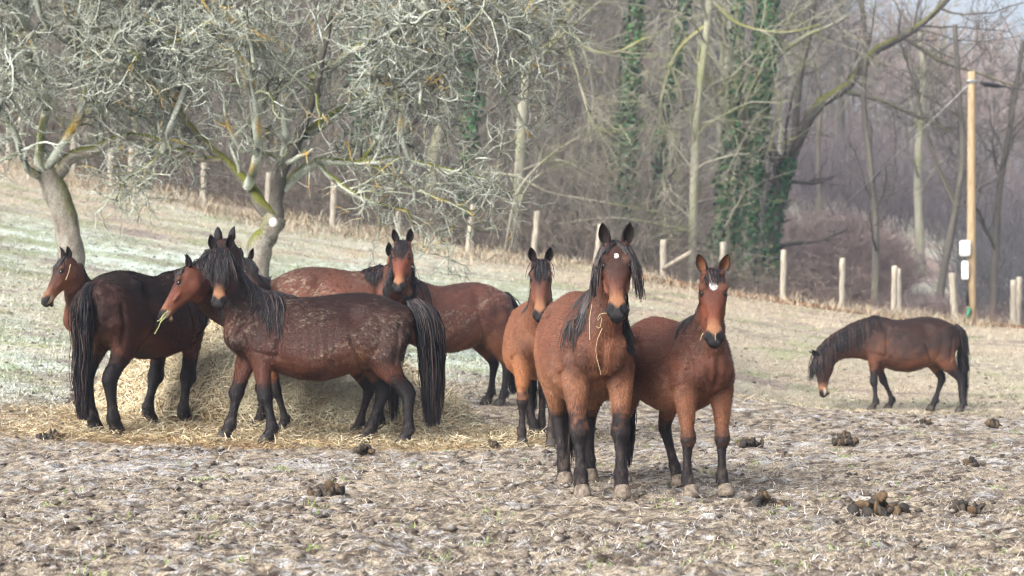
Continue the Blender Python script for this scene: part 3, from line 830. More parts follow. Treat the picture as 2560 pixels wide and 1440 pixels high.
    # ---- hair
    def drape(roots, d0, L, K=9, grav=.55, wave=.012, margin=.008, clump=14, stiff=.5, soft=None, d1=None):
        """strands that fall from their roots over the body"""
        n_ = len(roots); P = np.zeros((n_, K, 3)); P[:, 0] = roots
        d = nrm(d0); step = (L/(K-1))
        G = np.array([0, 0, -1.]); ci = rs.randint(0, clump, n_)
        ph = rs.rand(clump)*6.28; fr = 5+3*rs.rand(clump); wd = rs.randn(clump, 3)*np.array([1, 1, .2])
        for k in range(1, K):
            d = nrm(d*(1-grav)+G*grav+rs.randn(n_, 3)*.05)
            wv = wd[ci]*(np.sin(ph[ci]+k*fr[ci]/K*2.2))[:, None]*wave/.05
            q = P[:, k-1]+(d+wv*.5)*step[:, None]
            for j in range(n_):
                h_ = bvh.find_nearest(Vector(q[j]), .25)
                if h_[0] is not None:
                    nn = h_[1]; dv = Vector(q[j])-h_[0]
                    m_ = margin*(1+.6*((ci[j] % 5)/4.))
                    sg = dv.dot(nn)
                    if sg < m_:
                        q[j] = np.array(h_[0]+nn*m_)
            d = nrm(q-P[:, k-1]); P[:, k] = q
        return P, ci
    tail_n = int(tail_n*1.3); mane_n = int(mane_n*1.35); fore_n = int(fore_n*1.5)
    def strands(name, P, r0, colr, ci=None, r1=.0012):
        if not len(P): return
        n_, K, _ = P.shape
        prof = np.interp(np.linspace(0, 1, K), [0, .15, .7, 1], [.7, 1, .8, .25])
        Rd = np.clip(r0*prof[None]*(.6+.8*rs.rand(n_))[:, None], r1, 1)
        Vt, Ft = tubes(P, Rd, 3)
        sh = (.55+1.0*rs.rand(n_)**1.5)[:, None]*np.array(colr)[None]
        br = (rs.rand(n_) < .2)[:, None]
        sh = np.where(br, sh*np.array([5.0, 3.3, 2.4]), sh)
        cc_ = np.repeat(sh, K*3, 0)
        return link(name, mesh(name, Vt, Ft, M['hair'], cc_), root)
    # mane
    cr, crs, cst = [], [], []
    Cn = np.array([r[0] for r in nr]); Tn = nrm(np.gradient(Cn, axis=0))
    for i in range(12):
        dd = nrm(np.array(nr[i][1])-Tn[i]*np.dot(nr[i][1], Tn[i])); cr.append(Cn[i]+dd*nr[i][3]*.93); crs.append(np.cross(dd, Tn[i])); cst.append(dd)
    cr = np.array(cr); crs = np.array(crs); cst = np.array(cst)
    cr[0] = (.36*lx, 0, 1.335); cr[1] = cr[1]*.5+np.array([.42*lx, 0, 1.36])*.5
    if mane_n:
        tq = rs.rand(mane_n)**mane_bias*11*.999; i0 = tq.astype(int); fr_ = (tq-i0)[:, None]; i1 = np.minimum(i0+1, 11)
        root_ = cr[i0]*(1-fr_)+cr[i1]*fr_; sdir = crs[i0]; up_ = cst[i0]
        both = (rs.rand(mane_n) < mane_both)
        sg = -mane_side*np.where(both, -1., 1.)      # crs points to the horse's right
        root_ = root_+sdir*(rs.randn(mane_n)*.010)[:, None]
        fh = nrm([f[0], f[1], 0]); d0 = fh[None]*mane_fwd+sdir*sg[:, None]*mane_lat+up_*(.45+mane_up)+rs.randn(mane_n, 3)*.15
        L = mane_len*(.6+.6*rs.rand(mane_n))*np.interp(tq/11, [0, .15, .6, 1], [.55, .95, 1, .95])
        P, ci = drape(root_, d0, L, K=7, grav=mane_grav, clump=34, wave=.016)
        strands('mane', P, .0046, co['mane'])
    if fore_n:
        rt = np.array([hp(-.03+.075*rs.rand(), (rs.rand()-.5)*.10, .055) for _ in range(fore_n)])
        sgn = rs.randn(fore_n)
        if fore_part: sgn = np.sign(sgn)*(fore_part+.5*np.abs(sgn))
        d0 = u[None]*.5+f[None]*.9+sdv[None]*(sgn*.5)[:, None]
        if fore_part: d0 = u[None]*.30+f[None]*.45+sdv[None]*sgn[:, None]
        P, ci = drape(rt, d0, fore_len*(.55+.6*rs.rand(fore_n)), K=6, grav=.50 if fore_part else .42, clump=12, wave=.008, margin=.006)
        if fore_part:
            q = (P-pl) @ Hax.T/hs; bad = ((q[..., 0] > .10) & (np.abs(q[..., 1]) < .080) & (q[..., 2] > -.02)).any(1); P = P[~bad]
        strands('forelock', P, .0036, co['mane'])
    # tail
    if not hide_tail:
        if tail == 'raised': dk = np.array([(-.70, 0, 1.24), (-.80, 0, 1.27), (-.90, 0, 1.23), (-.97, 0, 1.11), (-.99, 0, .97)])
        else: dk = np.array([(-.70, 0, 1.22), (-.765, 0, 1.20), (-.80, 0, 1.10), (-.81, 0, .98), (-.805, 0, .86)])
        n_ = tail_n; dk[:, 0] -= (lx-1)*.7
        tq = rs.rand(n_)*3.99; i0 = tq.astype(int); fr_ = (tq-i0)[:, None]
        an = rs.rand(n_)*6.28
        rt = dk[i0]*(1-fr_)+dk[i0+1]*fr_; tn = nrm(dk[i0+1]-dk[i0])
        A_ = np.array([0, 1., 0])[None]; B_ = np.cross(tn, A_)
        off = A_*np.cos(an)[:, None]+B_*np.sin(an)[:, None]
        rt = rt+off*.025
        end = (.10 if tail == 'down' else .12)+.34*rs.rand(n_)**1.8
        L = np.clip(rt[:, 2]-end, .15, 2)
        out = .35 if tail == 'down' else .8
        d0 = tn*.9+off*out
        P, ci = drape(rt, d0, L, K=9, grav=.55, wave=.014, clump=26)
        cc0 = P.mean(0); kk = np.linspace(0, 1, 9)[None, :, None]            # the strands draw together towards the tip
        P[:, :, :2] = P[:, :, :2]+(cc0[None, :, :2]-P[:, :, :2])*(.10+.45*kk**1.3)
        strands('tail', P, .0054, co['mane'])
    # fetlock tufts are part of the legs' hair
    ft = []
    for key, q in legs:
        qf = q[11]; m_ = 26
        an = (rs.rand(m_)-.5)*2.6+math.pi
        ft.append(np.stack([qf[0]+np.cos(an)*.042, qf[1]+np.sin(an)*.04, qf[2]+(rs.rand(m_)-.4)*.07], 1))
    for f_ in ft:
        m_ = len(f_)
        K = 4; P = np.zeros((m_, K, 3)); P[:, 0] = f_
        for k in range(1, K): P[:, k] = P[:, k-1]+(np.array([-.2, 0, -1.])+rs.randn(m_, 3)*.15)*.014
        strands('feather', P, .0045, co['leg'])
    # eyes, ears, hooves
    for sg in (1, -1):
        e = ellipsoid((0, 0, 0), Hax, np.array((.024, .015, .018))*hs, 16)
        eo = link('eye', mesh('eye', e[0], e[1], M['eye']), root); eo.location = hp(.172, sg*.080, .043)
        # ear: a cupped leaf
        ax = nrm(-f*.62+u*.62+sdv*sg*ear_spread); fw = nrm(f*.62+u*.62+sdv*sg*.25); fw = nrm(fw-ax*np.dot(fw, ax)); sx = np.cross(ax, fw)
        nv, na = 11, 13; Lh = ear_len*hs; Vo = []; Co = []
        for sh in (1., .86):
            for i in range(nv):
                q = i/(nv-1); r_ = .040*hs*(math.sin(math.pi*min(1, q*.82+.18))**.75)*(1-.10*q)+.001
                half = 2.55-1.05*min(1, q*1.6)
                for j in range(na):
                    ph = math.pi+(j/(na-1)*2-1)*half
                    pt = ax*(q*Lh)*(1 if sh == 1 else .985)+(fw*math.cos(ph)*.85+sx*math.sin(ph))*r_*sh+fw*(.012*hs*q*q)
                    pt = pt-sdv*sg*(.018*hs*q**2.5)
                    Vo.append(pt); rim = max(abs(j/(na-1)*2-1)**4, q**6)
                    inn = np.array(co.get('ear_in', (.014, .009, .008)))*(1-rim)+np.array((.012, .010, .011))*rim
                    out_ = np.array((.007, .006, .007))*(1-max(0, .5-q))+np.array(co['base'])*.4*max(0, .5-q)
                    Co.append(out_ if sh == 1 else inn)
        Fo = []; g = nv*na
        for i in range(nv-1):
            for j in range(na-1):
                a_ = i*na+j
                Fo.append((a_, a_+1, a_+na+1, a_+na)); Fo.append((g+a_, g+a_+na, g+a_+na+1, g+a_+1))
            for j in (0, na-1):
                a_ = i*na+j; Fo.append((a_, a_+na, g+a_+na, g+a_))
        for j in range(na-1):
            a_ = (nv-1)*na+j; Fo.append((a_, a_+1, g+a_+1, g+a_))
        eo = link('ear', mesh('ear', np.array(Vo), Fo, M['coat'], np.array(Co)), root); eo.location = hp(-.008, sg*.058, .040)
    for key, (q, dl) in hoofP.items():
        base = np.array([q[0]+.028, q[1], 0.]) ; gzv = (Mi @ Vector((*list(Mw @ Vector(q))[:2], gz(*list(Mw @ Vector(q))[:2])))).z
        rg = [((q[0]+.030, q[1], gzv-.012), (1, 0, 0), .062, .070, .060), ((q[0]+.026, q[1], gzv+.012), (1, 0, 0), .061, .067, .058),
              ((q[0]+.006, q[1], gzv+.055), (1, 0, 0), .053, .056, .052), ((q[0], q[1], gzv+.068), (1, 0, 0), .049, .052, .048)]
        hv, hf = loft(rg, 16, 2.2)
        link('hoof', mesh('hoof', hv, hf, M['hoof' if not co.get('darkhoof') else 'hoof_dark']), root)
    return root

M = {}
def b_coat(nt, b):
    a = N(nt, 'ShaderNodeAttribute', attribute_name='coat')
    tc = nt.nodes.new('ShaderNodeTexCoord')
    mp = N(nt, 'ShaderNodeMapping'); mp.inputs['Scale'].default_value = (28, 60, 70); nt.links.new(tc.outputs['Object'], mp.inputs[0])
    no = N(nt, 'ShaderNodeTexNoise', Scale=2.5, Detail=5, Roughness=.7); nt.links.new(mp.outputs[0], no.inputs['Vector'])
    r = N(nt, 'ShaderNodeMapRange'); r.inputs[1].default_value = .3; r.inputs[2].default_value = .7; r.inputs[3].default_value = .6; r.inputs[4].default_value = 1.45
    nt.links.new(no.outputs['Fac'], r.inputs[0])
    nt.links.new(mixc(nt, 1., a.outputs['Color'], r.outputs[0], 'MULTIPLY'), b.inputs['Base Color'])
    bp = N(nt, 'ShaderNodeBump', Strength=.5, Distance=.008); nt.links.new(no.outputs['Fac'], bp.inputs['Height']); nt.links.new(bp.outputs[0], b.inputs['Normal'])
M['coat'] = mat('coat', rough=.6, build=b_coat, spec=.22)
M['fur'] = mat('fur', rough=.5, attr=True, spec=.2)
M['hair'] = mat('hair', rough=.45, attr=True, spec=.35)
M['eye'] = mat('eye', (.010, .006, .005), rough=.08, spec=.8)
def b_hoof(nt, b):
    r, no = ramp_noise(nt, 30, [(.38, (.085, .065, .05)), (.62, (.22, .18, .14))]); nt.links.new(r.outputs[0], b.inputs['Base Color'])
M['hoof'] = mat('hoof', rough=.7, build=b_hoof)
def b_hoofd(nt, b):
    r, no = ramp_noise(nt, 30, [(.35, (.018, .016, .015)), (.65, (.06, .05, .04))]); nt.links.new(r.outputs[0], b.inputs['Base Color'])
M['hoof_dark'] = mat('hoof_dark', rough=.7, build=b_hoofd)
BAYDARK = dict(base=(.052,.021,.016), dark=(.020,.012,.011), belly=(.11,.04,.024), face=(.035,.017,.013), soot=.75, darkhoof=True)
def herd(only=None):
    hs = []
    def H(key, **kw):
        if only and key not in only: return
        hs.append(make_horse(**kw))
    yw = lambda dx, dy: math.atan2(dy, dx)
    H('H', label='front bay horse facing the camera, long parted black mane and small white spot', pos=(.50, 13.62), yaw=yw(.12, -1), s=1.0,
      poll=px2w(1540, 622, 12.85), nose_dir=(-.02, -.62, -.78), hooves=dict(FR=(1455, 1235), FL=(1555, 1240), HR=(1412, 1213), HL=(1475, 1192)),
      coat=dict(base=(.145,.056,.031), dark=(.09,.038,.026), face=(.10,.038,.026), soot=.6, belly=(.26,.12,.065), legz=.42),
      mane_side=1, seed=1, vox=.0108, fur=70000, tail_n=160, mane_len=.50, fore_len=.36, mane_n=900, fore_n=420, star=.35, belly=1.02, width=.975, mane_both=.5, fore_part=.7, mane_bias=.25, mane_grav=.8, mane_lat=.75, mane_fwd=.9, fat=1.05)
    H('I', label='young bay horse with a large white star, right beside the front horse', pos=(1.10, 13.62), yaw=yw(.42, -1), s=.87,
      poll=px2w(1782, 688, 13.0), nose_dir=(-.03, -.5, -.86), hooves=dict(FR=(1725, 1232), FL=(1812, 1225), HL=(1695, 1210), HR=(1560, 1198)),
      coat=dict(base=(.108,.040,.025), dark=(.07,.026,.017), face=(.14,.042,.023), soot=.35, belly=(.20,.085,.045), legz=.40, ear_in=(.16,.07,.035)),
      mane_side=-1, seed=2, vox=.0118, fur=52000, tail_n=160, mane_len=.22, fore_len=.13, mane_n=300, fore_n=90, star=.85, head_scale=1.05, ear_spread=.42, straw=.2, width=.84)
    H('G', label='young bay horse facing the camera, half hidden behind the front horse', pos=(.21, 17.6), yaw=yw(.05, -1), s=.93,
      poll=px2w(1352, 660, 16.7), nose_dir=(-.02, -.45, -.9), hooves=dict(FR=(1305, 1105), FL=(1378, 1112), HL=(1354, 1088), HR=(1335, 1086)),
      coat=dict(base=(.175,.072,.038), dark=(.11,.040,.024), face=(.12,.045,.028), soot=.4, belly=(.34,.14,.06), legz=.42, darkhoof=True),
      mane_side=-1, seed=3, vox=.0145, tail_n=140, fur=30000, mane_len=.26, fore_len=.2, mane_n=260, fore_n=90)
    H('D', label='dark brown horse with shaggy forelock over its face and arched tail, before the hay heap', pos=(-1.66, 17.05), yaw=yw(-1, -.22), s=.955, lx=1.13,
      poll=px2w(553, 632, 16.75), nose_dir=(.04, -.55, -.84), hooves=dict(FR=(562, 1070), FL=(668, 1098), HL=(1008, 1112), HR=(915, 1108)),
      coat=dict(BAYDARK), mane_side=1, seed=4, vox=.0132, fur=72000, mane_len=.48, fore_len=.31, mane_n=900, fore_n=420, mane_both=.3, mane_fwd=.2, fat=1.2, tail='raised', tail_n=620, straw=.4, belly=1.13)
    H('B', label='dark bay horse seen from behind with a thick black tail, leftmost of the big ones', pos=(-3.22, 17.6), yaw=yw(.47, .88), s=1.03,
      poll=px2w(558, 612, 18.35), nose_dir=(.3, .6, -.74), hooves=dict(HL=(240, 1062), HR=(294, 1072), FL=(378, 1055), FR=(467, 1040)),
      coat=dict(BAYDARK, legz=.5), fat=1.22, mane_side=-1, seed=5, vox=.0155, fur=50000, tail_n=620, mane_n=420, mane_up=.5, fore_n=60)
    H('A', label='young bay horse at the far left facing left past the trunk, body hidden', pos=(-3.72, 19.3), yaw=yw(-.75, -.6), s=.86,
      poll=px2w(172, 652, 18.7), nose_dir=(-.42, -.35, -.84), hooves=None,
      coat=dict(base=(.14,.048,.026), dark=(.05,.02,.014), face=(.08,.03,.02), soot=.6, muz=.7, darkhoof=True), mane_side=1, seed=6, tail_n=120, fur=20000, mane_len=.2, fore_len=.16, mane_n=260, fore_n=60, vox=.017)
    H('C', label='young bay horse chewing green hay, head poking out between two dark horses', pos=(-1.78, 17.85), yaw=yw(-1, -.05), s=.88,
      poll=px2w(480, 676, 16.95), nose_dir=(-.54, -.14, -.84), hooves=dict(FL=(702, 1086), FR=(640, 1062), HL=(888, 1076), HR=(938, 1068)),
      coat=dict(base=(.125,.042,.024), dark=(.05,.022,.015), face=(.125,.042,.026), soot=.45, muz=.55, tan=(.26,.12,.06), darkhoof=True), mane_side=-1, seed=7, tail_n=120, fur=22000, mane_len=.2, fore_len=.14, mane_n=200, fore_n=60, vox=.014, star=.3)
    H('E', label='bay horse whose dusty back shows above the dark horse by the hay', pos=(-1.70, 20.5), yaw=yw(1, .05), s=1.06,
      poll=px2w(988, 648, 20.7), nose_dir=(.25, -.55, -.8), hooves=None,
      coat=dict(base=(.125,.045,.027), dark=(.06,.028,.02), face=(.2,.08,.035), soot=.5, darkhoof=True), mane_side=1, seed=8, tail_n=100, fur=15000, vox=.020, mane_len=.16, mane_n=220, mane_up=.5, straw=.6)
    H('F', label='bay horse with black mane looking over the arched tail of the dark horse', pos=(-.68, 21.1), yaw=yw(-.86, -.5), s=.98,
      poll=px2w(1008, 612, 19.7), nose_dir=(-.06, -.55, -.84), hooves=dict(HL=(1250, 1015), HR=(1218, 1010), FL=(1100, 1050)),
      coat=dict(base=(.115,.045,.032), dark=(.06,.03,.025), face=(.17,.05,.028), soot=.3, belly=(.2,.08,.04), darkhoof=True, legz=.36), mane_side=1, seed=9, fur=30000, vox=.016, tail_n=260, mane_len=.46, mane_n=420, fore_n=110, fore_len=.2, star=.3, straw=.6, belly=1.08)
    H('K', label='dark horse almost hidden behind the shaggy one, a single ear showing', pos=(-2.5, 20.9), yaw=yw(.1, -1), s=.88,
      poll=px2w(610, 655, 20.1), nose_dir=(.4, -.45, -.8), hooves=None,
      coat=dict(BAYDARK), mane_side=1, seed=10, tail_n=60, fur=5000, vox=.02, mane_n=160, fore_n=50)
    H('J', label='dark brown horse grazing alone at the right with its head down', pos=(5.52, 28.1), yaw=yw(-1, -.03), s=.985,
      poll=px2w(2050, 893, 27.9), nose_dir=(.02, -.15, -.98), hooves=dict(FL=(2180, 1008), FR=(2222, 1008), HR=(2328, 1012), HL=(2400, 1022)),
      coat=dict(BAYDARK, base=(.042,.018,.013), belly=(.16,.06,.03)), mane_side=1, seed=11, fur=24000, vox=.0165, tail_n=340, mane_len=.42, mane_n=900, fore_n=130, fore_len=.26, neck_k=1.12, belly=1.16)
    return hs
# ------------------------------------------------------------------ trees
def smooth_poly(pts, K=14):
    """Catmull-Rom through points -> K points"""
    P = np.array(pts, float); n = len(P)
    Q = np.vstack([2*P[0]-P[1], P, 2*P[-1]-P[-2]])
    out = []
    for t in np.linspace(0, n-1-1e-6, K):
        i = int(t); f = t-i
        out.append(_cr(Q[i], Q[i+1], Q[i+2], Q[i+3], f))
    return np.array(out)

def spawn(rs, P, Rd, n, L, K=7, ang=(.5, 1.2), wob=.25, trop=0., rr=(.35, .7), t0=.2, rmin=.003, taper=.35, taperpow=1.):
    """n children for every parent polyline; L is (lo, hi) in metres or a factor array"""
    Np, Kp, _ = P.shape
    pi_ = np.repeat(np.arange(Np), n); m = len(pi_)
    tt = (t0+(1-t0)*rs.rand(m)**.8)*(Kp-1.001); i0 = tt.astype(int); fr = (tt-i0)[:, None]
    p = P[pi_, i0]*(1-fr)+P[pi_, i0+1]*fr
    r = Rd[pi_, i0]*(1-fr[:, 0])+Rd[pi_, i0+1]*fr[:, 0]
    T = nrm(P[pi_, i0+1]-P[pi_, i0])
    rnd = rs.randn(m, 3); rnd = nrm(rnd-T*np.sum(rnd*T, 1)[:, None])
    a = ang[0]+(ang[1]-ang[0])*rs.rand(m)
    d = T*np.cos(a)[:, None]+rnd*np.sin(a)[:, None]
    Ls = L[0]+(L[1]-L[0])*rs.rand(m)
    r0 = np.maximum(r*(rr[0]+(rr[1]-rr[0])*rs.rand(m)), rmin)
    out = np.zeros((m, K, 3)); out[:, 0] = p
    G = np.array([0, 0, 1.])
    for k in range(1, K):
        d = nrm(d+rs.randn(m, 3)*wob+G*trop)
        out[:, k] = out[:, k-1]+d*(Ls/(K-1))[:, None]
    prof = 1-(1-taper)*np.linspace(0, 1, K)**taperpow
    R_ = np.maximum(r0[:, None]*prof[None], rmin*.6)
    return out, R_

def bark_color(V, rs, kind, moss_up=None):
    n1 = noise3(V, 6, 3); n2 = noise3(V, 22, 8); n3 = noise3(V, 2.2, 12)
    def mx(c, d, w): return c*(1-w[:, None])+np.asarray(d)[None]*w[:, None]
    if kind == 'lichen':
        c = np.repeat(np.array([[.075, .068, .055]]), len(V), 0)
        c = mx(c, (.56, .60, .53), sstep(.44, .49, n2*.75+n1*.25)*.95)
        c = mx(c, (.24, .25, .17), sstep(.50, .58, n1)*.55)
        c = mx(c, (.52, .32, .05), sstep(.62, .66, n1*.5+noise3(V, 9, 33)*.5)*.9)
    elif kind == 'apple_trunk':
        c = np.repeat(np.array([[.235, .205, .17]]), len(V), 0)
        c = mx(c, (.11, .095, .08), sstep(.50, .58, noise3(V*np.array([1, 1, .25]), 16, 5))*.8)
        c = mx(c, (.34, .33, .29), sstep(.5, .62, n2)*.6)
    elif kind == 'pale':
        c = np.repeat(np.array([[.27, .26, .21]]), len(V), 0)
        c = mx(c, (.36, .35, .26), sstep(.45, .6, n2)*.7); c = mx(c, (.20, .22, .09), sstep(.5, .62, n3)*.7)
    elif kind == 'dark':
        c = np.repeat(np.array([[.095, .086, .078]]), len(V), 0)
        c = mx(c, (.16, .145, .12), sstep(.48, .6, n2)*.7)
    else:
        c = np.repeat(np.array([[.15, .132, .115]]), len(V), 0)
        c = mx(c, (.24, .20, .16), sstep(.48, .6, n2)*.7); c = mx(c, (.13, .14, .06), sstep(.56, .66, n3)*.6)
    if moss_up is not None:
        c = mx(c, (.24, .24, .045) if kind == 'pale' else (.13, .14, .018), moss_up)
    return c

def tube_mesh(name, sets, sides, m, kind, rs, moss=0., jitter=0, fine=()):
    """sets: list of (P, R)"""
    parts = []; mu = []
    for P, Rd in sets:
        v, f = tubes(P, Rd, sides)
        if jitter:
            v = v+(noise3(v, 5, 2)[:, None]-.5)*jitter*nrm(v-np.repeat(P.reshape(-1, 3), sides, 0))*2
        if moss:
            c = np.repeat(P.reshape(-1, 3), sides, 0); up = nrm(v-c)[:, 2]
            mu.append(sstep(.0, .55, up+.5*(noise3(v, 7, 4)-.5))*sstep(.5-moss*.5, .62-moss*.4, noise3(v, 1.7, 6)))
        parts.append((v, f))
    parts += [sticks(P, Rd*1.25, rs) for P, Rd in fine]
    V, F = merge(parts)
    col = bark_color(V, rs, kind, np.concatenate(mu) if moss else None)
    return mesh(name, V, F, m, col)

def apple_tree(label, trunk, tr, limbs, crown, seed, nl, dens=1.):
    """trunk and main limbs run through given places, the rest of the crown grows from them"""
    rs = np.random.RandomState(seed)
    tp = smooth_poly(trunk, 22); base = tp[0].copy()
    root = thing('apple_tree', label, 'tree', tuple(base), 0, 'old lichened apple trees on the slope')
    tR = np.interp(np.linspace(0, 1, 22), [0, .12, .5, 1], [tr*1.35, tr*1.05, tr*.92, tr*.95])
    tp = tp-base
    link('trunk', tube_mesh('trunk', [(tp[None], tR[None])], 22, M['bark'], 'apple_trunk', rs, moss=.25, jitter=tr*.45), root)
    LP, LR = [], []
    for pts, r0, r1, moss in limbs:
        p = smooth_poly(pts, 16)-base
        p = p+np.concatenate([np.zeros((1, 3)), np.cumsum(rs.randn(15, 3)*.012, 0)])
        R_ = np.linspace(r0, r1, 16)
        link('limb', tube_mesh('limb', [(p[None], R_[None])], 12, M['bark'], 'lichen' if moss < .7 else 'dark' if moss < .9 else 'apple_trunk', rs, moss=moss, jitter=r0*.35), root)
        LP.append(p); LR.append(R_)
    # limbs that fill the crown
    cc, cr = np.array(crown[0])-base, np.array(crown[1])
    starts = [p[j] for p in LP for j in (6, 9, 12)]+[tp[-1]]
    P2 = []
    for k in range(nl):
        d = nrm(rs.randn(3)); tgt = cc+d*cr*(.45+.55*rs.rand()**.5)
        st = starts[np.argmin([np.linalg.norm(s-tgt)+rs.rand()*1.5 for s in starts])]
        mid = (st+tgt)/2+rs.randn(3)*.25+np.array([0, 0, .35])
        p = smooth_poly([st, st+(mid-st)*.5+rs.randn(3)*.1, mid, (mid+tgt)/2+rs.randn(3)*.2, tgt+np.array([0, 0, -.1])], 14)
        P2.append(p+np.cumsum(rs.randn(14, 3)*.02, 0)*np.linspace(0, 1, 14)[:, None])
    P2 = np.array(P2); R2 = np.linspace(1, .32, 14)[None]*(.034+.03*rs.rand(nl))[:, None]
    for j in range(nl):
        link('bough', tube_mesh('bough', [(P2[j:j+1], R2[j:j+1])], 7, M['bark'], 'lichen', rs, moss=.12), root)
    PA = np.concatenate([np.array([smooth_poly(p, 14) for p in LP]), P2]); RA = np.concatenate([np.array([np.interp(np.linspace(0, 15, 14), range(16), r) for r in LR]), R2])
    b1 = spawn(rs, PA, RA, int(14*dens), (.45, 1.2), 7, (.6, 1.5), .34, .05, (.40, .65), .18, .0135)
    b2 = spawn(rs, *b1, int(6*dens), (.2, .65), 5, (.5, 1.4), .40, .0, (.5, .75), .1, .0088)
    b3 = spawn(rs, *b2, 4, (.10, .32), 3, (.5, 1.4), .42, -.03, (.6, .85), .1, .0064)
    o = link('branches', tube_mesh('branches', [b1], 5, M['bark'], 'lichen', rs, moss=.05), root); o['kind'] = 'stuff'
    o = link('twigs', tube_mesh('twigs', [b2, b3], 3, M['bark'], 'lichen', rs), root); o['kind'] = 'stuff'
    return root

def ivy_on(root, P, Rd, n, rs, spread=.16, size=.07, t1=1., t0=0.):
    K = len(P); tt = (t0+(1-t0)*rs.rand(n))*(K-1.001)*t1; i = tt.astype(int); f = (tt-i)[:, None]
    c = P[i]*(1-f)+P[i+1]*f; r = Rd[i]*(1-f[:, 0])+Rd[i+1]*f[:, 0]
    cl = fbm(tt*1.7, tt*0+seed_of(root), 2, 3)
    a = rs.rand(n)*6.283; rad = r+spread*rs.rand(n)**1.4*(.3+1.4*cl)
    T = nrm(P[i+1]-P[i]); A = nrm(np.cross(T, [0, 1, .1])); B = np.cross(T, A)
    o = A*np.cos(a)[:, None]+B*np.sin(a)[:, None]
    p = c+o*rad[:, None]
    nv = nrm(o+rs.randn(n, 3)*.5+np.array([0, 0, .4])); u = nrm(np.cross(nv, rs.randn(n, 3))); w = np.cross(nv, u)
    s = size*(.5+.8*rs.rand(n))[:, None]
    V = np.stack([p-u*s, p-w*s*.7, p+u*s, p+w*s*.7], 1).reshape(-1, 3)
    F = np.arange(4*n).reshape(-1, 4)
    col = pick(rs, n, [(3, (.035, .105, .038)), (2, (.055, .125, .045)), (1, (.13, .17, .06)), (1, (.022, .06, .03))])
    ob = link('ivy', mesh('ivy', V, F, M['leaf'], np.repeat(col, 4, 0), smooth=False), root); ob['kind'] = 'stuff'
def seed_of(o): return len(o.name)*1.7

def wood_tree_meshes(seed, H, r, kind, lean=0., dense=1., low=.25):
    """trunk mesh + crown mesh of a bare woodland tree, base at the origin"""
    rs = np.random.RandomState(seed)
    n = 12; z = np.linspace(0, H, n)
    p = np.stack([np.cumsum(rs.randn(n)*.13)+lean*z, np.cumsum(rs.randn(n)*.13), z], 1); p -= p[0]; p[0, 2] = -.4
    P = smooth_poly(p, 18)[None]; Rd = (np.interp(np.linspace(0, 1, 18), [0, .06, .6, 1], [r*1.5, r, r*.6, r*.12]))[None]
    tm = tube_mesh('trunk', [(P, Rd)], 10, M['bark'], kind, rs, moss=.1, jitter=r*.2)
    b1 = spawn(rs, P, Rd, int(26*dense), (H*.12, H*.36), 9, (.5, 1.25), .13, .05, (.25, .45), low, .018)
    b2 = spawn(rs, *b1, 6, (.5, H*.13), 6, (.4, 1.1), .18, .04, (.4, .6), .15, .010)
    b3 = spawn(rs, *b2, 5, (.3, 1.1), 4, (.4, 1.1), .2, .02, (.45, .7), .1, .0065)
    cm = tube_mesh('crown', [b1], 4, M['bark'], kind, rs)
    cm2 = tube_mesh('crown', [b2], 3, M['bark'], kind, rs, fine=[b3])
    return tm, cm, cm2, P[0], Rd[0]

def place_tree(ms, x, y, rz, sc, label, group, name='bare_tree', ivy=0, rs=None, spread=.2, size=.08):
    r = thing(name, label, 'tree', (x, y, gz(x, y)-.1), rz, group); r.scale = (sc, sc, sc)
    link('trunk', ms[0], r)
    link('crown', ms[1], r)
    o = link('twigs', ms[2], r); o['kind'] = 'stuff'
    if ivy: ivy_on(r, ms[3], ms[4], ivy, rs, spread, size, .75)
    return r

def px_tree(label, pts, r0, r1, Y, kind, seed, nb=16, bl=(.8, 3.), ivy=0, group=None, name='bare_tree', trop=.04, spread=.2, isize=.08, moss=.1, extra=(), cat='tree', twig=5, K=16, sides=10, pref=.25, ivy0=.06):
    """a tree whose trunk runs through places measured in the wood: (px, py) at distance Y"""
    rs = np.random.RandomState(seed)
    W = []
    for q in pts:
        W.append(px2w(q[0], q[1], Y+(q[2] if len(q) > 2 else 0)))
    W = np.array(W); g = gz(W[0][0], W[0][1])
    base = np.array([W[0][0], W[0][1], g-.05])
    if W[0][2] > g+.1: W = np.vstack([base, W])
    else: W[0] = base
    p = smooth_poly(W-base, K)[None]; Rd = np.linspace(r0, r1, K)[None]; Rd[0, 0] *= 1.3
    root = thing(name, label, cat, tuple(base), 0, group)
    link('trunk', tube_mesh('trunk', [(p, Rd)], sides, M['bark'], kind, rs, moss=moss, jitter=r0*.25), root)
    PA, RA = [p], [Rd]
    for ex, e0, e1 in extra:
        q = smooth_poly(np.array([px2w(a[0], a[1], Y+(a[2] if len(a) > 2 else 0)) for a in ex])-base, K)[None]; rq = np.linspace(e0, e1, K)[None]
        link('bough', tube_mesh('bough', [(q, rq)], 8, M['bark'], kind, rs, moss=max(moss, .4), jitter=e0*.2), root); PA.append(q); RA.append(rq)
    P, Rr = np.concatenate(PA), np.concatenate(RA)
    if nb:
        b1 = spawn(rs, P, Rr, nb, bl, 9, (.4, 1.2), .14, trop, (.25, .45), pref, .012)
        b2 = spawn(rs, *b1, twig, (bl[0]*.4, bl[1]*.4), 6, (.4, 1.1), .2, trop, (.4, .6), .15, .008)
        b3 = spawn(rs, *b2, 4, (.2, .8), 4, (.4, 1.1), .22, 0, (.45, .7), .1, .0055)
        link('crown', tube_mesh('crown', [b1], 4, M['bark'], kind, rs), root)
        o = link('twigs', tube_mesh('twigs', [b2], 3, M['bark'], kind, rs, fine=[b3]), root); o['kind'] = 'stuff'
    if ivy: ivy_on(root, p[0], Rd[0], ivy, rs, spread, isize, 1., ivy0)
    return root

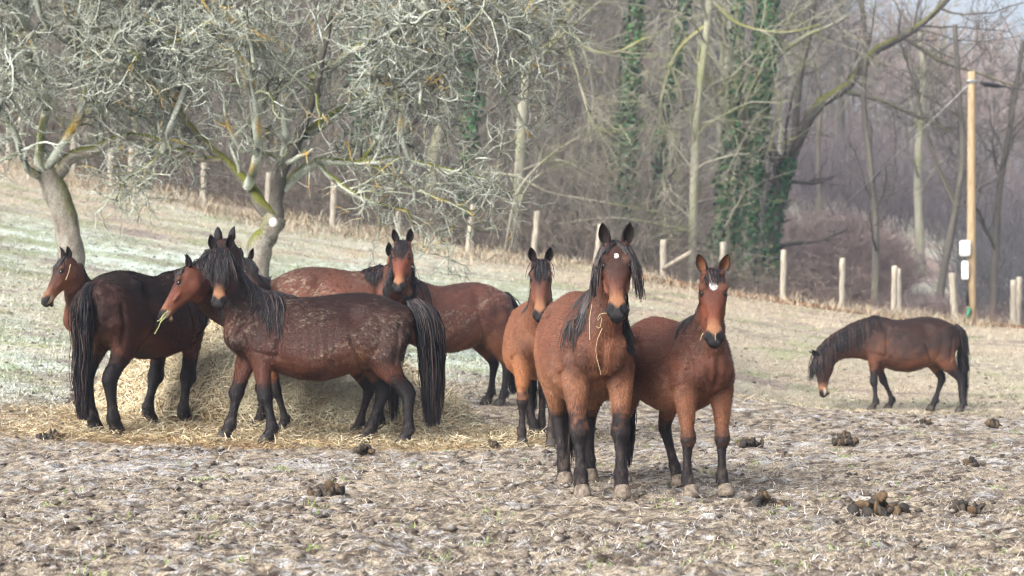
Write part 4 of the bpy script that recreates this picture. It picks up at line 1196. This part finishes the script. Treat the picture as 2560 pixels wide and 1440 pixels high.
def trees():
    rs = np.random.RandomState(77)
    def bb(nt, b):
        a = N(nt, 'ShaderNodeAttribute', attribute_name='coat')
        r, no = ramp_noise(nt, 45, [(.35, (.55, .55, .55)), (.65, (1.35, 1.35, 1.35))], rough=.7)
        nt.links.new(mixc(nt, 1., a.outputs['Color'], r.outputs[0], 'MULTIPLY'), b.inputs['Base Color'])
        bp = N(nt, 'ShaderNodeBump', Strength=.7, Distance=.02); nt.links.new(no.outputs['Fac'], bp.inputs['Height']); nt.links.new(bp.outputs[0], b.inputs['Normal'])
    M['bark'] = mat('bark', rough=.85, build=bb, spec=.2)
    M['leaf'] = mat('leaf', rough=.45, attr=True, spec=.4)
    Y = 27.5
    W = lambda x, y, d=0: px2w(x, y, Y+d)
    def gbase(x, Yb): q = px2w(x, 700, Yb); return np.array([q[0], q[1], gz(q[0], q[1])-.05])
    apple_tree('old leaning apple tree with a mossy arm bent right, trunk at the far left',
        [gbase(182, Y), W(176, 640), W(168, 570), W(145, 490), W(118, 430)], .165,
        [([W(140, 440), W(175, 395), W(235, 372), W(310, 348), W(390, 352, -.3), W(470, 388, -.5), W(560, 400, -.6)], .10, .035, 1.),
         ([W(112, 440), W(100, 400), W(108, 330, .2), W(128, 250, .4), W(100, 150, .6), W(60, 40, .6), W(40, -120, .6)], .075, .03, .3),
         ([W(118, 420), W(180, 330, -.2), W(215, 250, -.2), W(222, 150, -.1), W(235, 40), W(250, -120)], .07, .03, .35),
         ([W(96, 440), W(60, 410, -.4), W(20, 300, -.7), W(-60, 240, -.9)], .06, .03, .3),
         ([W(215, 250, -.2), W(280, 250, .3), W(345, 290, .5), W(420, 270, .7)], .05, .025, .4)],
        (W(150, -20), (2.8, 2.2, 1.45)), 11, 24, .88)
    Y = 26.5
    t2 = apple_tree('old apple tree with a forked mossy trunk, its lichened crown reaching far to the right',
        [gbase(628, Y), W(648, 630), W(672, 585), W(690, 540)], .155,
        [([W(690, 560), W(655, 510), W(618, 465, .2), W(575, 420, .4), W(500, 340, .6), W(430, 230, .8), W(400, 60, 1)], .10, .035, .8),
         ([W(692, 555), W(700, 490), W(712, 430, -.3), W(760, 340, -.5), W(800, 200, -.6), W(830, 40, -.6)], .10, .035, .8),
         ([W(705, 470), W(790, 400), W(900, 400, -.3), W(1010, 395, -.5), W(1120, 420, -.6), W(1220, 440, -.7)], .075, .02, .4),
         ([W(618, 465), W(640, 400, -.5), W(640, 300, -.8), W(610, 150, -1), W(600, 0, -1)], .07, .03, .4),
         ([W(760, 340, -.5), W(880, 260, .4), W(1000, 170, .8), W(1130, 150, 1.), W(1260, 220, 1.1), W(1330, 330, 1.1)], .07, .02, .35),
         ([W(800, 200), W(900, 110, -.6), W(1060, 40, -.8), W(1200, 60, -.8)], .06, .025, .35),
         ([W(430, 230, .8), W(360, 180, .2), W(280, 150), W(215, 170)], .05, .02, .4),
         ([W(790, 400), W(850, 470, -.5), W(930, 520, -.7), W(1010, 545, -.8)], .045, .015, .3),
         ([W(900, 400, -.3), W(1000, 450, -.6), W(1090, 480, -.9), W(1190, 530, -1)], .04, .015, .3),
         ([W(500, 340, .6), W(420, 380, .2), W(350, 430, 0), W(310, 450, 0)], .035, .012, .3)],
        (W(830, 90), (3.1, 2.2, 1.5)), 12, 34, .88)
    sv, sf = ellipsoid((0, 0, 0), np.eye(3), (.055, .03, .06), 12)
    so = link('cut_scar', mesh('cut_scar', sv, sf, mat('bare_wood', (.68, .64, .56), .8)), t2); so.location = tuple(W(683, 556, -1.16)-np.array(t2.location))
    # ---- trees in the wood, each where its trunk shows
    px_tree('tall tree wrapped in thick green ivy, yellow moss at its swollen foot, right of centre', [(1855, 690), (1868, 520), (1880, 380), (1900, 240), (1915, 110), (1930, -60), (1945, -260)], .34, .20, 56, 'pale', 31, nb=16, bl=(1.5, 4), ivy=4600, spread=.13, isize=.075, moss=.8, ivy0=.13)
    px_tree('dark ivied tree with a long mossy bough leaning out to the right', [(1925, 690), (1935, 560), (1955, 450), (1975, 395)], .24, .19, 58, 'dark', 32, nb=12, bl=(1.2, 3.4), ivy=1300, spread=.12,
            extra=[([(1975, 400), (2040, 270), (2120, 215), (2185, 130), (2260, 90), (2340, 30), (2420, -60)], .17, .07), ([(2100, 225), (2200, 250), (2290, 290), (2380, 330)], .07, .025), ([(1985, 380), (2000, 200), (2030, 60), (2050, -120)], .12, .06), ([(2260, 90), (2350, 150), (2440, 180), (2540, 215)], .06, .02)])
    px_tree('thin ivied tree with a bare pale foot leaning left of the big ivy tree', [(1770, 700), (1800, 560), (1815, 420), (1830, 300), (1845, 150), (1850, -80)], .15, .09, 55, 'pale', 33, nb=12, bl=(1, 3), ivy=1500, spread=.16)
    px_tree('dark trunk dressed in ivy left of centre of the wood', [(1560, 640), (1562, 460), (1568, 320), (1580, 160), (1600, -100)], .20, .13, 57, 'dark', 34, nb=12, bl=(1, 3.2), ivy=3600, spread=.24, isize=.08)
    px_tree('ivied trunk whose top leans right in the middle of the wood', [(1625, 660), (1640, 480), (1660, 300), (1690, 150), (1715, 0), (1740, -150)], .15, .09, 59, 'dark', 35, nb=12, bl=(1, 3), ivy=1300, spread=.16)
    px_tree('dark slender tree alone before the hazy valley', [(2188, 760), (2190, 640), (2186, 520), (2176, 400), (2160, 260), (2165, 120), (2150, -60)], .125, .06, 56, 'dark', 36, nb=12, bl=(.8, 2.6))
    px_tree('pale straight trunk far off in the hazy valley', [(2300, 600), (2296, 480), (2298, 360), (2310, 220), (2300, 60)], .22, .12, 84, 'pale', 37, nb=14, bl=(1.5, 4.5))
    px_tree('dark forked tree just left of the utility pole', [(2345, 780), (2362, 660), (2390, 520), (2410, 380), (2400, 240), (2390, 60)], .14, .06, 58, 'dark', 38, nb=14, bl=(1, 3), extra=[([(2390, 520), (2340, 400), (2300, 260), (2260, 120)], .07, .03)])
    px_tree('dark tree right of the utility pole leaning right', [(2480, 790), (2490, 620), (2500, 470), (2530, 300), (2560, 100)], .13, .07, 60, 'dark', 39, nb=16, bl=(1, 3.2), extra=[([(2490, 620), (2440, 520), (2420, 400)], .06, .03)])
    px_tree('pale mossy tree with hanging yellowish boughs above the middle of the wood', [(1290, 620), (1300, 420), (1310, 240), (1330, 60), (1350, -160)], .17, .12, 53, 'pale', 40, nb=14, bl=(1.2, 3.6), trop=-.03,
            extra=[([(1320, 20), (1400, 60), (1470, 120), (1540, 130), (1620, 90)], .07, .03), ([(1400, 60), (1440, 170), (1465, 260), (1490, 320), (1540, 330)], .045, .02), ([(1310, 200), (1370, 120), (1430, 20), (1500, -80)], .07, .04)])
    px_tree('pale tree whose boughs droop over the ivied trunks', [(1730, 690), (1735, 480), (1745, 260), (1770, 60), (1790, -160)], .13, .10, 54, 'pale', 41, nb=16, bl=(1.2, 3.4), trop=-.04,
            extra=[([(1770, 60), (1700, 120), (1665, 200), (1650, 300), (1690, 340)], .06, .02), ([(1780, 0), (1850, 60), (1960, 80), (2050, 60)], .06, .02)])
    px_tree('dark trunk behind the crowns of the apple trees', [(372, 470), (378, 300), (372, 150), (380, 0), (385, -200)], .22, .15, 54, 'dark', 42, nb=14, bl=(1, 3), ivy=500)
    px_tree('pale thin trunk behind the left apple tree', [(214, 450), (222, 300), (232, 180), (235, 20), (238, -200)], .13, .09, 54, 'pale', 43, nb=12, bl=(1, 3))
    px_tree('grey trunk seen through the left apple crown, beside the fence', [(338, 470), (342, 380), (330, 220), (320, 0), (320, -160)], .11, .08, 53, 'pale', 44, nb=12, bl=(1, 3))
    px_tree('ivied tree behind the right end of the apple crown', [(1165, 600), (1170, 420), (1175, 260), (1160, 80), (1170, -160)], .17, .12, 55, 'dark', 45, nb=14, bl=(1, 3.2), ivy=2000, spread=.22)
    px_tree('ivy covered tree rising behind the apple crown, its green top filling the gap', [(930, 580), (935, 380), (940, 200), (950, 40), (960, -150)], .18, .14, 57, 'dark', 46, nb=12, bl=(1, 3), ivy=6000, spread=.75, isize=.11)
    # bent saplings and fallen boughs behind the fence
    arcs = [([(1262, 560), (1290, 490), (1340, 420), (1400, 370), (1450, 340)], .045, .015, 'bent sapling arching up to the right behind the fence, the longest'),
            ([(1275, 540), (1310, 480), (1370, 425), (1440, 405), (1500, 415)], .04, .012, 'bent sapling whose tip sinks to the right, under the longest one'),
            ([(1200, 430), (1290, 440), (1370, 480), (1480, 500), (1650, 530)], .05, .015, 'long fallen bough sloping down to the right'),
            ([(1290, 430), (1390, 400), (1470, 430), (1540, 480)], .03, .01, 'low arching sapling behind the middle posts'),
            ([(1400, 560), (1520, 545), (1620, 555), (1730, 580)], .05, .02, 'grey dead bough lying level above the brambles'),
            ([(840, 470), (930, 515), (1020, 560), (1085, 595)], .06, .035, 'pale fallen trunk lying across the fence line, left of centre'),
            ([(1225, 545), (1238, 470), (1248, 390), (1262, 300)], .035, .015, 'upright sapling beside the bent saplings'),
            ([(1560, 640), (1600, 600), (1650, 590), (1690, 620)], .03, .012, 'small bent sapling by the braced post'),
            ([(1700, 280), (1780, 250), (1850, 170), (1900, 120)], .05, .02, 'slanting grey bough hung in the ivied trees')]
    for k, (pts, r0, r1, lb) in enumerate(arcs):
        a = pts[0]
        rs2 = np.random.RandomState(200+k)
        Wp = np.array([px2w(q[0], q[1], 52+.3*k) for q in pts])
        if k in (0, 1, 6, 7): Wp[0][2] = gz(Wp[0][0], Wp[0][1])
        base = Wp[0].copy(); p = smooth_poly(Wp-base, 14)[None]; Rd = np.linspace(r0, r1, 14)[None]
        root = thing('bent_sapling' if k in (0, 1, 3, 6, 7) else 'fallen_bough', lb, 'sapling' if k in (0, 1, 3, 6, 7) else 'branch', tuple(base))
        link('stem', tube_mesh('stem', [(p, Rd)], 6, M['bark'], 'pale', rs2), root)
        b1 = spawn(rs2, p, Rd, 14, (.3, 1.4), 6, (.3, .9), .15, .0, (.3, .5), .2, .008); b2 = spawn(rs2, *b1, 4, (.2, .6), 4, (.4, 1), .2, 0, (.5, .7), .2, .006)
        o = link('twigs', tube_mesh('twigs', [b1, b2], 3, M['bark'], 'pale', rs2), root); o['kind'] = 'stuff'
    # ---- the rest of the wood
    T = [wood_tree_meshes(1, 15, .16, 'brown'), wood_tree_meshes(2, 13, .12, 'brown', .03), wood_tree_meshes(3, 17, .20, 'dark'), wood_tree_meshes(4, 12, .10, 'pale', -.03), wood_tree_meshes(5, 16, .17, 'pale'), wood_tree_meshes(6, 9, .06, 'brown', .05, 1.2, .1)]
    kinds = ['brown', 'brown', 'dark', 'pale', 'pale', 'brown']
    labels = {'brown': 'bare brown-grey tree in the wood', 'dark': 'bare dark tree in the wood', 'pale': 'bare pale-barked tree in the wood'}
    pts = []
    tries = 0
    while len(pts) < 105 and tries < 9000:
        tries += 1
        y = 53+rs.rand()**1.35*85; u = (rs.rand()*2-1)*.29; x = u*y
        if u > .125 and y < 62: continue
        if u > .125 and y < 100 and rs.rand() < .75: continue
        if u > .19: continue
        if y < 63 and .02 < u < .15: continue
        if all((x-a)**2+(y-b)**2 > (1.3+.012*y)**2 for a, b in pts): pts.append((x, y))
    zs = [(-.20, ', at the far left edge'), (-.12, ', behind the forked apple tree'), (-.04, ', behind the right part of the apple crown'), (.04, ', behind the middle fence posts'), (.11, ', near the ivied trunks'), (9, ', by the hazy valley')]
    def zone(u, y): return ('' if y < 75 else ', deep inside' if y < 100 else ', farthest back')+next(t for a, t in zs if u < a)
    for x, y in pts:
        k = rs.randint(6)
        if y < 60 and rs.rand() < .4: k = 5
        place_tree(T[k], x, y, rs.rand()*6.28, .8+.45*rs.rand(), labels[kinds[k]]+zone(x/y, y), 'bare trees in the wood behind the fence')
    # far-off wood on the hill: reads as one mass
    n = 950
    y = 128+rs.rand(n)**1.2*140; x = (rs.rand(n)*2-1)*.36*y
    z = ground(x, y); H = 7+6*rs.rand(n)
    P = np.zeros((n, 6, 3)); P[:, 0] = np.stack([x, y, z-.3], 1)
    for k in range(1, 6): P[:, k] = P[:, k-1]+np.stack([rs.randn(n)*.12, rs.randn(n)*.12, H/5], 1)
    Rd = (.08+.07*rs.rand(n))[:, None]*np.linspace(1, .25, 6)[None]
    b1 = spawn(rs, P, Rd, 18, (1.5, 4), 4, (.5, 1.1), .15, .08, (.3, .5), .3, .05)
    b2 = spawn(rs, *b1, 5, (.8, 2), 3, (.4, 1.1), .2, .05, (.5, .7), .2, .035)
    V, F = merge([tubes(P, Rd, 3), sticks(*b1, rs), sticks(*b2, rs)])
    nn = noise3(V*.03, 1, 3)
    col = np.array([.185, .165, .155])[None]*(.6+.9*nn)[:, None]; rd = sstep(.58, .68, noise3(V*.012, 1, 9))
    col = col*(1-rd[:, None])+np.array([.30, .19, .14])[None]*rd[:, None]
    tag(link('distant_wood', mesh('distant_wood', V, F, M['blade'], col)), kind='stuff')

def undergrowth():
    rs = np.random.RandomState(55)
    def canes(name, x, y, Hh, L, n_tw, colr, r=.006, K=7, droop=.22, tw=(.2, .6)):
        n = len(x); P = np.zeros((n, K, 3)); P[:, 0] = np.stack([x, y, ground(x, y)-.03], 1)
        a = rs.rand(n)*6.283; d = nrm(np.stack([np.cos(a)*.5, np.sin(a)*.5, .7+.6*rs.rand(n)], 1))
        for k in range(1, K):
            d = nrm(d+np.array([0, 0, -droop])+rs.randn(n, 3)*.12); P[:, k] = P[:, k-1]+d*(L/(K-1))[:, None]
            P[:, k, 2] = np.maximum(P[:, k, 2], ground(P[:, k, 0], P[:, k, 1])+.02)
        Rd = (r*(.6+.8*rs.rand(n)))[:, None]*np.linspace(1, .4, K)[None]
        sets = [tubes(P, Rd, 3)]
        if n_tw:
            b = spawn(rs, P, Rd, n_tw, tw, 4, (.4, 1.1), .2, 0, (.5, .7), .2, .005); sets.append(sticks(*b, rs))
        V, F = merge(sets)
        c = np.array(colr)[None]*(.5+1.1*noise3(V, 1.1, 4))[:, None]
        tag(link(name, mesh(name, V, F, M['blade'], c)), kind='stuff')
    n = 3600; x = -15+rs.rand(n)*24; y = 51.3+rs.rand(n)**1.3*9; k = (x < 5.6) | (rs.rand(n) < .35); x, y = x[k], y[k]; n = len(x)
    canes('bramble_undergrowth', x, y, 1, .8+1.7*rs.rand(n), 8, (.165, .135, .112))
    n = 3000; y = 52+rs.rand(n)**1.1*26; x = (-.31+.43*rs.rand(n)**.85)*y; k = (x/y < .075) | (y > 62); x, y = x[k], y[k]; n = len(x)
    canes('hazel_thicket', x, y, 1, 2.0+4.0*rs.rand(n), 10, (.19, .168, .142), r=.014, droop=.06, tw=(.4, 1.3))
    n = 900; x = 5.5+rs.rand(n)*9.5; y = 51.5+rs.rand(n)*4
    canes('reddish_brambles', x, y, 1, .5+.8*rs.rand(n), 5, (.15, .105, .09))
    n = 1500; y = 60+rs.rand(n)**.8*34; u = .222+rs.rand(n)*.12; x = u*y
    canes('valley_scrub', x, y, 1, 1.5+2.5*rs.rand(n), 9, (.105, .10, .105), r=.02, droop=.03, tw=(.4, 1.4))
    n = 1300; y = 97+rs.rand(n)*22; u = .10+rs.rand(n)*.22; x = u*y
    canes('far_hedge', x, y, 1, 2.5+3.5*rs.rand(n), 10, (.15, .125, .13), r=.03, droop=.02, tw=(.6, 2.))
    # the round thicket in the valley and a low dark bush by the pole
    def bush(name, cx, cy, rx, ry, h, n, colr, label):
        a = rs.rand(n)*6.283; q = rs.rand(n)**.5; x = cx+np.cos(a)*q*rx; y = cy+np.sin(a)*q*ry; top = h*np.sqrt(np.clip(1-q*q*.9, .05, 1))
        P = np.zeros((n, 5, 3)); g = ground(x, y); P[:, 0] = np.stack([x, y, g], 1)
        d = nrm(np.stack([np.cos(a)*q*.6+rs.randn(n)*.25, np.sin(a)*q*.6+rs.randn(n)*.25, np.ones(n)], 1))
        for k in range(1, 5): d = nrm(d+rs.randn(n, 3)*.15); P[:, k] = P[:, k-1]+d*(top/4)[:, None]
        Rd = np.linspace(.02, .008, 5)[None].repeat(n, 0)
        b = spawn(rs, P, Rd, 10, (.3, .9), 4, (.5, 1.2), .25, .02, (.6, .8), .3, .010)
        base = np.array([cx, cy, gz(cx, cy)])
        V, F = merge([tubes(P, Rd, 3), sticks(*b, rs)]); c = np.array(colr)[None]*(.6+.9*noise3(V, .8, 7))[:, None]
        tag(link(name, mesh(name, V-base, F, M['blade'], c), loc=tuple(base)), label, 'bush')
    bush('thicket_bush', 12.3, 77, 2.5, 2.2, 3.4, 1200, (.25, .19, .175), 'wide rounded purplish thicket in the valley beyond the fence')
    bush('low_bush', 11.7, 55, .75, .7, .75, 260, (.12, .10, .10), 'low dark twiggy bush at the foot of the fence, left of the pole')
    bush('bare_bush', 13.3, 66, 1.0, 1., 1.6, 300, (.20, .15, .14), 'small bare bush in the valley, left of the dark forked tree')
# ------------------------------------------------------------------ fence, pole, haze
def wood_mat(name, c1, c2):
    def b_(nt, b):
        tc = nt.nodes.new('ShaderNodeTexCoord'); mp = N(nt, 'ShaderNodeMapping'); mp.inputs['Scale'].default_value = (30, 30, 2.5)
        nt.links.new(tc.outputs['Object'], mp.inputs[0])
        r, no = ramp_noise(nt, 1.2, [(.35, c1), (.65, c2)], vec=mp.outputs[0])
        nt.links.new(r.outputs[0], b.inputs['Base Color'])
        bp = N(nt, 'ShaderNodeBump', Strength=.6, Distance=.01); nt.links.new(no.outputs['Fac'], bp.inputs['Height']); nt.links.new(bp.outputs[0], b.inputs['Normal'])
    return mat(name, rough=.85, build=b_)
def fence():
    rs = np.random.RandomState(4)
    m = wood_mat('weathered_wood', (.17, .15, .12), (.42, .38, .31))
    posts = [(20, 402, 24, 270, 50), (49, 408, 52, 292, 50.5), (183, 440, 182, 330, 50), (275, 462, 277, 372, 50), (325, 476, 328, 366, 49.7), (510, 507, 508, 408, 50), (668, 530, 672, 432, 50),
             (832, 572, 834, 445, 49.5), (997, 588, 996, 520, 50.5), (1168, 627, 1184, 511, 49.8), (1333, 642, 1344, 529, 50), (1487, 662, 1502, 561, 50), (1657, 718, 1660, 600, 50),
             (1806, 690, 1808, 606, 51.5), (1957, 757, 1960, 626, 49.5), (2104, 772, 2107, 646, 50), (2234, 792, 2237, 665, 49.5), (2248, 788, 2246, 672, 51), (2389, 806, 2381, 683, 49.6), (2533, 822, 2534, 701, 50), (2545, 818, 2548, 693, 51)]
    root = thing('wire_fence', 'row of weathered round posts with thin wires along the edge of the wood', 'fence', (0, 50, gz(0, 50)))
    L0 = np.array(root.location); tops = []
    for bx, by, tx, ty, Y in posts:
        b = px2w(bx, by, Y); g = gz(b[0], b[1]); t = px2w(tx, ty, Y)
        h = t[2]-g
        b = np.array([b[0], b[1], g-.15])
        r = .072+.012*rs.rand()
        n = 9; P = np.linspace(b, t, n)+np.concatenate([np.zeros((1, 3)), rs.randn(n-2, 3)*.006, np.zeros((1, 3))])
        P = np.vstack([P, t+np.array([0, 0, .012])]); Rd = np.r_[np.full(n, r)*(1+.05*rs.randn(n)), r*.80]
        v, f = tubes(P[None], Rd[None], 12); k = len(v)-12
        F = [tuple(q) for q in f]+[tuple(range(k, k+12))]
        o = link('post', mesh('post', v-b, F, m), root); o.location = tuple(b-L0)
        tops.append((b, t))
    p0, p1 = px2w(1658, 672, 49.7), px2w(1728, 630, 48.9)
    v, f = tubes(np.linspace(p0, p1, 4)[None], np.full((1, 4), .055), 10); F = [tuple(q) for q in f]+[tuple(range(30, 40)), tuple(range(9, -1, -1))]
    o = link('brace', mesh('brace', v-p0, F, m), root); o.location = tuple(p0-L0)
    wm = mat('wire', (.25, .24, .23), .5)
    tops.sort(key=lambda q: q[0][0])
    for fr in (.45, .85):
        P = np.array([b*(1-fr)+t*fr+np.array([0, -.08, 0]) for b, t in tops])-L0
        v, f = tubes(P[None], np.full((1, len(P)), .0022), 4)
        link('wire', mesh('wire', v, f, wm), root)

def pole():
    Y = 49.2
    b = px2w(2428, 800, Y); g = gz(b[0], b[1]); base = np.array([b[0], b[1], g-.1]); top = px2w(2431, 178, Y)
    root = thing('utility_pole', 'tall round yellow-brown timber utility pole at the right of the fence', 'pole', tuple(base))
    m = wood_mat('pole_wood', (.25, .18, .105), (.40, .305, .185))
    def tub(name, P, R_, mt, sides=14, parent=root):
        P = np.array(P)-base; v, f = tubes(P[None], np.array(R_, float)[None], sides); K = len(P)
        F = [tuple(q) for q in f]+[tuple(range(sides-1, -1, -1)), tuple(range((K-1)*sides, K*sides))]
        return link(name, mesh(name, v, F, mt), parent)
    tub('shaft', np.linspace(base, top, 12), np.linspace(.115, .092, 12), m, 18)
    steel = mat('steel', (.45, .46, .47), .4); steel.node_tree.nodes['Principled BSDF'].inputs['Metallic'].default_value = .8
    blk = mat('black_rubber', (.02, .02, .022), .5); wht = mat('white_plastic', (.72, .73, .72), .4); grn = mat('green_plastic', (.03, .17, .10), .5)
    c = px2w(2431, 204, Y)
    tub('bracket', [c+np.array([0, 0, -.05]), c+np.array([0, 0, .05])], [.105, .105], steel)
    tub('hook', [c+np.array([-.16, -.06, 0]), c+np.array([-.10, -.1, .02]), c+np.array([.10, -.1, .02]), c+np.array([.16, -.06, 0])], [.02]*4, steel, 8)
    def box(name, c, sx, sy, sz, mt, rot=0):
        v = []; F = []
        from itertools import product
        V = np.array(list(product((-1, 1), repeat=3)), float)*np.array([sx, sy, sz])/2
        me = bpy.data.meshes.new(name)
        import bmesh
        bm = bmesh.new(); bmesh.ops.create_cube(bm, size=1)
        for q in bm.verts: q.co = Vector((q.co.x*sx, q.co.y*sy, q.co.z*sz))
        bmesh.ops.bevel(bm, geom=bm.edges[:], offset=min(sx, sz)*.28, segments=4, affect='EDGES', profile=.6)
        bm.to_mesh(me); bm.free(); me.materials.append(mt)
        me.polygons.foreach_set('use_smooth', np.ones(len(me.polygons), bool))
        o = link(name, me, root); o.location = tuple(np.array(c)-base); return o
    q = px2w(2413, 621, Y-.17); box('meter_box', q, .26, .19, .40, wht)
    q = px2w(2413, 676, Y-.15); box('lower_box', q, .17, .14, .46, wht)
    q0, q1 = px2w(2414, 700, Y-.15), px2w(2419, 765, Y-.15); tub('cable_sleeve', [q0, (q0+q1)/2+np.array([.01, 0, 0]), q1], [.035]*3, blk, 10)
    q0, q1 = px2w(2424, 770, Y-.16), px2w(2417, 797, Y-.2); tub('marker_tube', [q0, (q0+q1)/2, q1], [.045]*3, grn, 12)
    # service cable running off to the right with its black splice
    e = px2w(2740, 232, Y+2); s0 = c+np.array([.16, -.06, 0])
    P = [s0*(1-t)+e*t+np.array([0, 0, -.35*math.sin(math.pi*t)*.3]) for t in np.linspace(0, 1, 10)]
    far = np.array([[60, 75, 17.]])
    P = P+[P[-1]*(1-t)+far[0]*t for t in (.3, .6, 1)]
    tub('cable', P, [.014]*len(P), blk, 6)
    a0, a1 = px2w(2452, 208, Y-.05), px2w(2512, 216, Y+.3)
    tub('splice', [a0, (a0*.8+a1*.2), (a0*.3+a1*.7), a1], [.02, .055, .055, .02], blk, 10)
    # guy wire back into the wood
    g0 = c+np.array([0, .1, 0]); g1 = np.array([g0[0]-4.9, g0[1]+9, 0]); g1[2] = gz(g1[0], g1[1])
    tub('guy_wire', np.linspace(g0, g1, 4), [.006]*4, steel, 6)

def haze():
    import bmesh
    me = bpy.data.meshes.new('haze'); bm = bmesh.new(); bmesh.ops.create_cube(bm, size=1); bm.to_mesh(me); bm.free()
    o = link('haze', me); o.location = (0, 200, 45); o.scale = (1500, 640, 96)
    o['kind'] = 'stuff'
    m = bpy.data.materials.new('haze'); m.use_nodes = True; nt = m.node_tree; nt.nodes.clear()
    out = nt.nodes.new('ShaderNodeOutputMaterial'); v = nt.nodes.new('ShaderNodeVolumePrincipled')
    v.inputs['Color'].default_value = (.66, .80, 1.0, 1); v.inputs['Density'].default_value = HAZE
    v.inputs['Anisotropy'].default_value = .2
    nt.links.new(v.outputs[0], out.inputs['Volume']); me.materials.append(m)
HAZE = .0011

def wisps():
    """stalks of hay hanging from mouths"""
    M['stalk'] = mat('hay_stalk', (.55, .47, .28), .7); M['green_stalk'] = mat('green_hay', (.33, .36, .16), .7)
    def w(label, lines, Y, mt, r=.004):
        P0 = px2w(*lines[0][0], Y); root = thing('hay_wisp', label, 'hay', tuple(P0))
        for L in lines:
            p = smooth_poly([px2w(a, b, Y+.01*i) for i, (a, b) in enumerate(L)], 10)-P0
            v, f = tubes(p[None], np.full((1, 10), r), 4); link('stalk', mesh('stalk', v, f, mt), root)
    w('long hay stalks dangling from the mouth of the front horse', [[(1517, 783), (1500, 785), (1493, 803), (1504, 790), (1500, 820), (1490, 815)], [(1506, 820), (1493, 850), (1490, 885), (1500, 925), (1502, 937)], [(1480, 760), (1474, 800), (1474, 850)]], 12.42, M['stalk'], .0017)
    w('short hay stalks sticking from the mouth of the star-faced young horse', [[(1758, 832), (1753, 842), (1752, 850)], [(1788, 832), (1788, 848), (1792, 860)]], 12.72, M['stalk'], .002)
    w('twist of green hay hanging from the chewing horse\'s lips', [[(413, 782), (405, 795), (398, 815), (387, 835)], [(420, 778), (408, 788), (400, 800), (393, 803)], [(416, 790), (402, 806), (398, 812)]], 16.68, M['green_stalk'], .0045)
    w('single pale straw caught in the mane of the far left young horse', [[(176, 660), (171, 682), (164, 700)]], 18.35, M['stalk'], .003)
build_ground(); scatter(); hay(); dung()
trees(); undergrowth(); fence(); pole()
herd()
wisps()
if HAZE: haze()
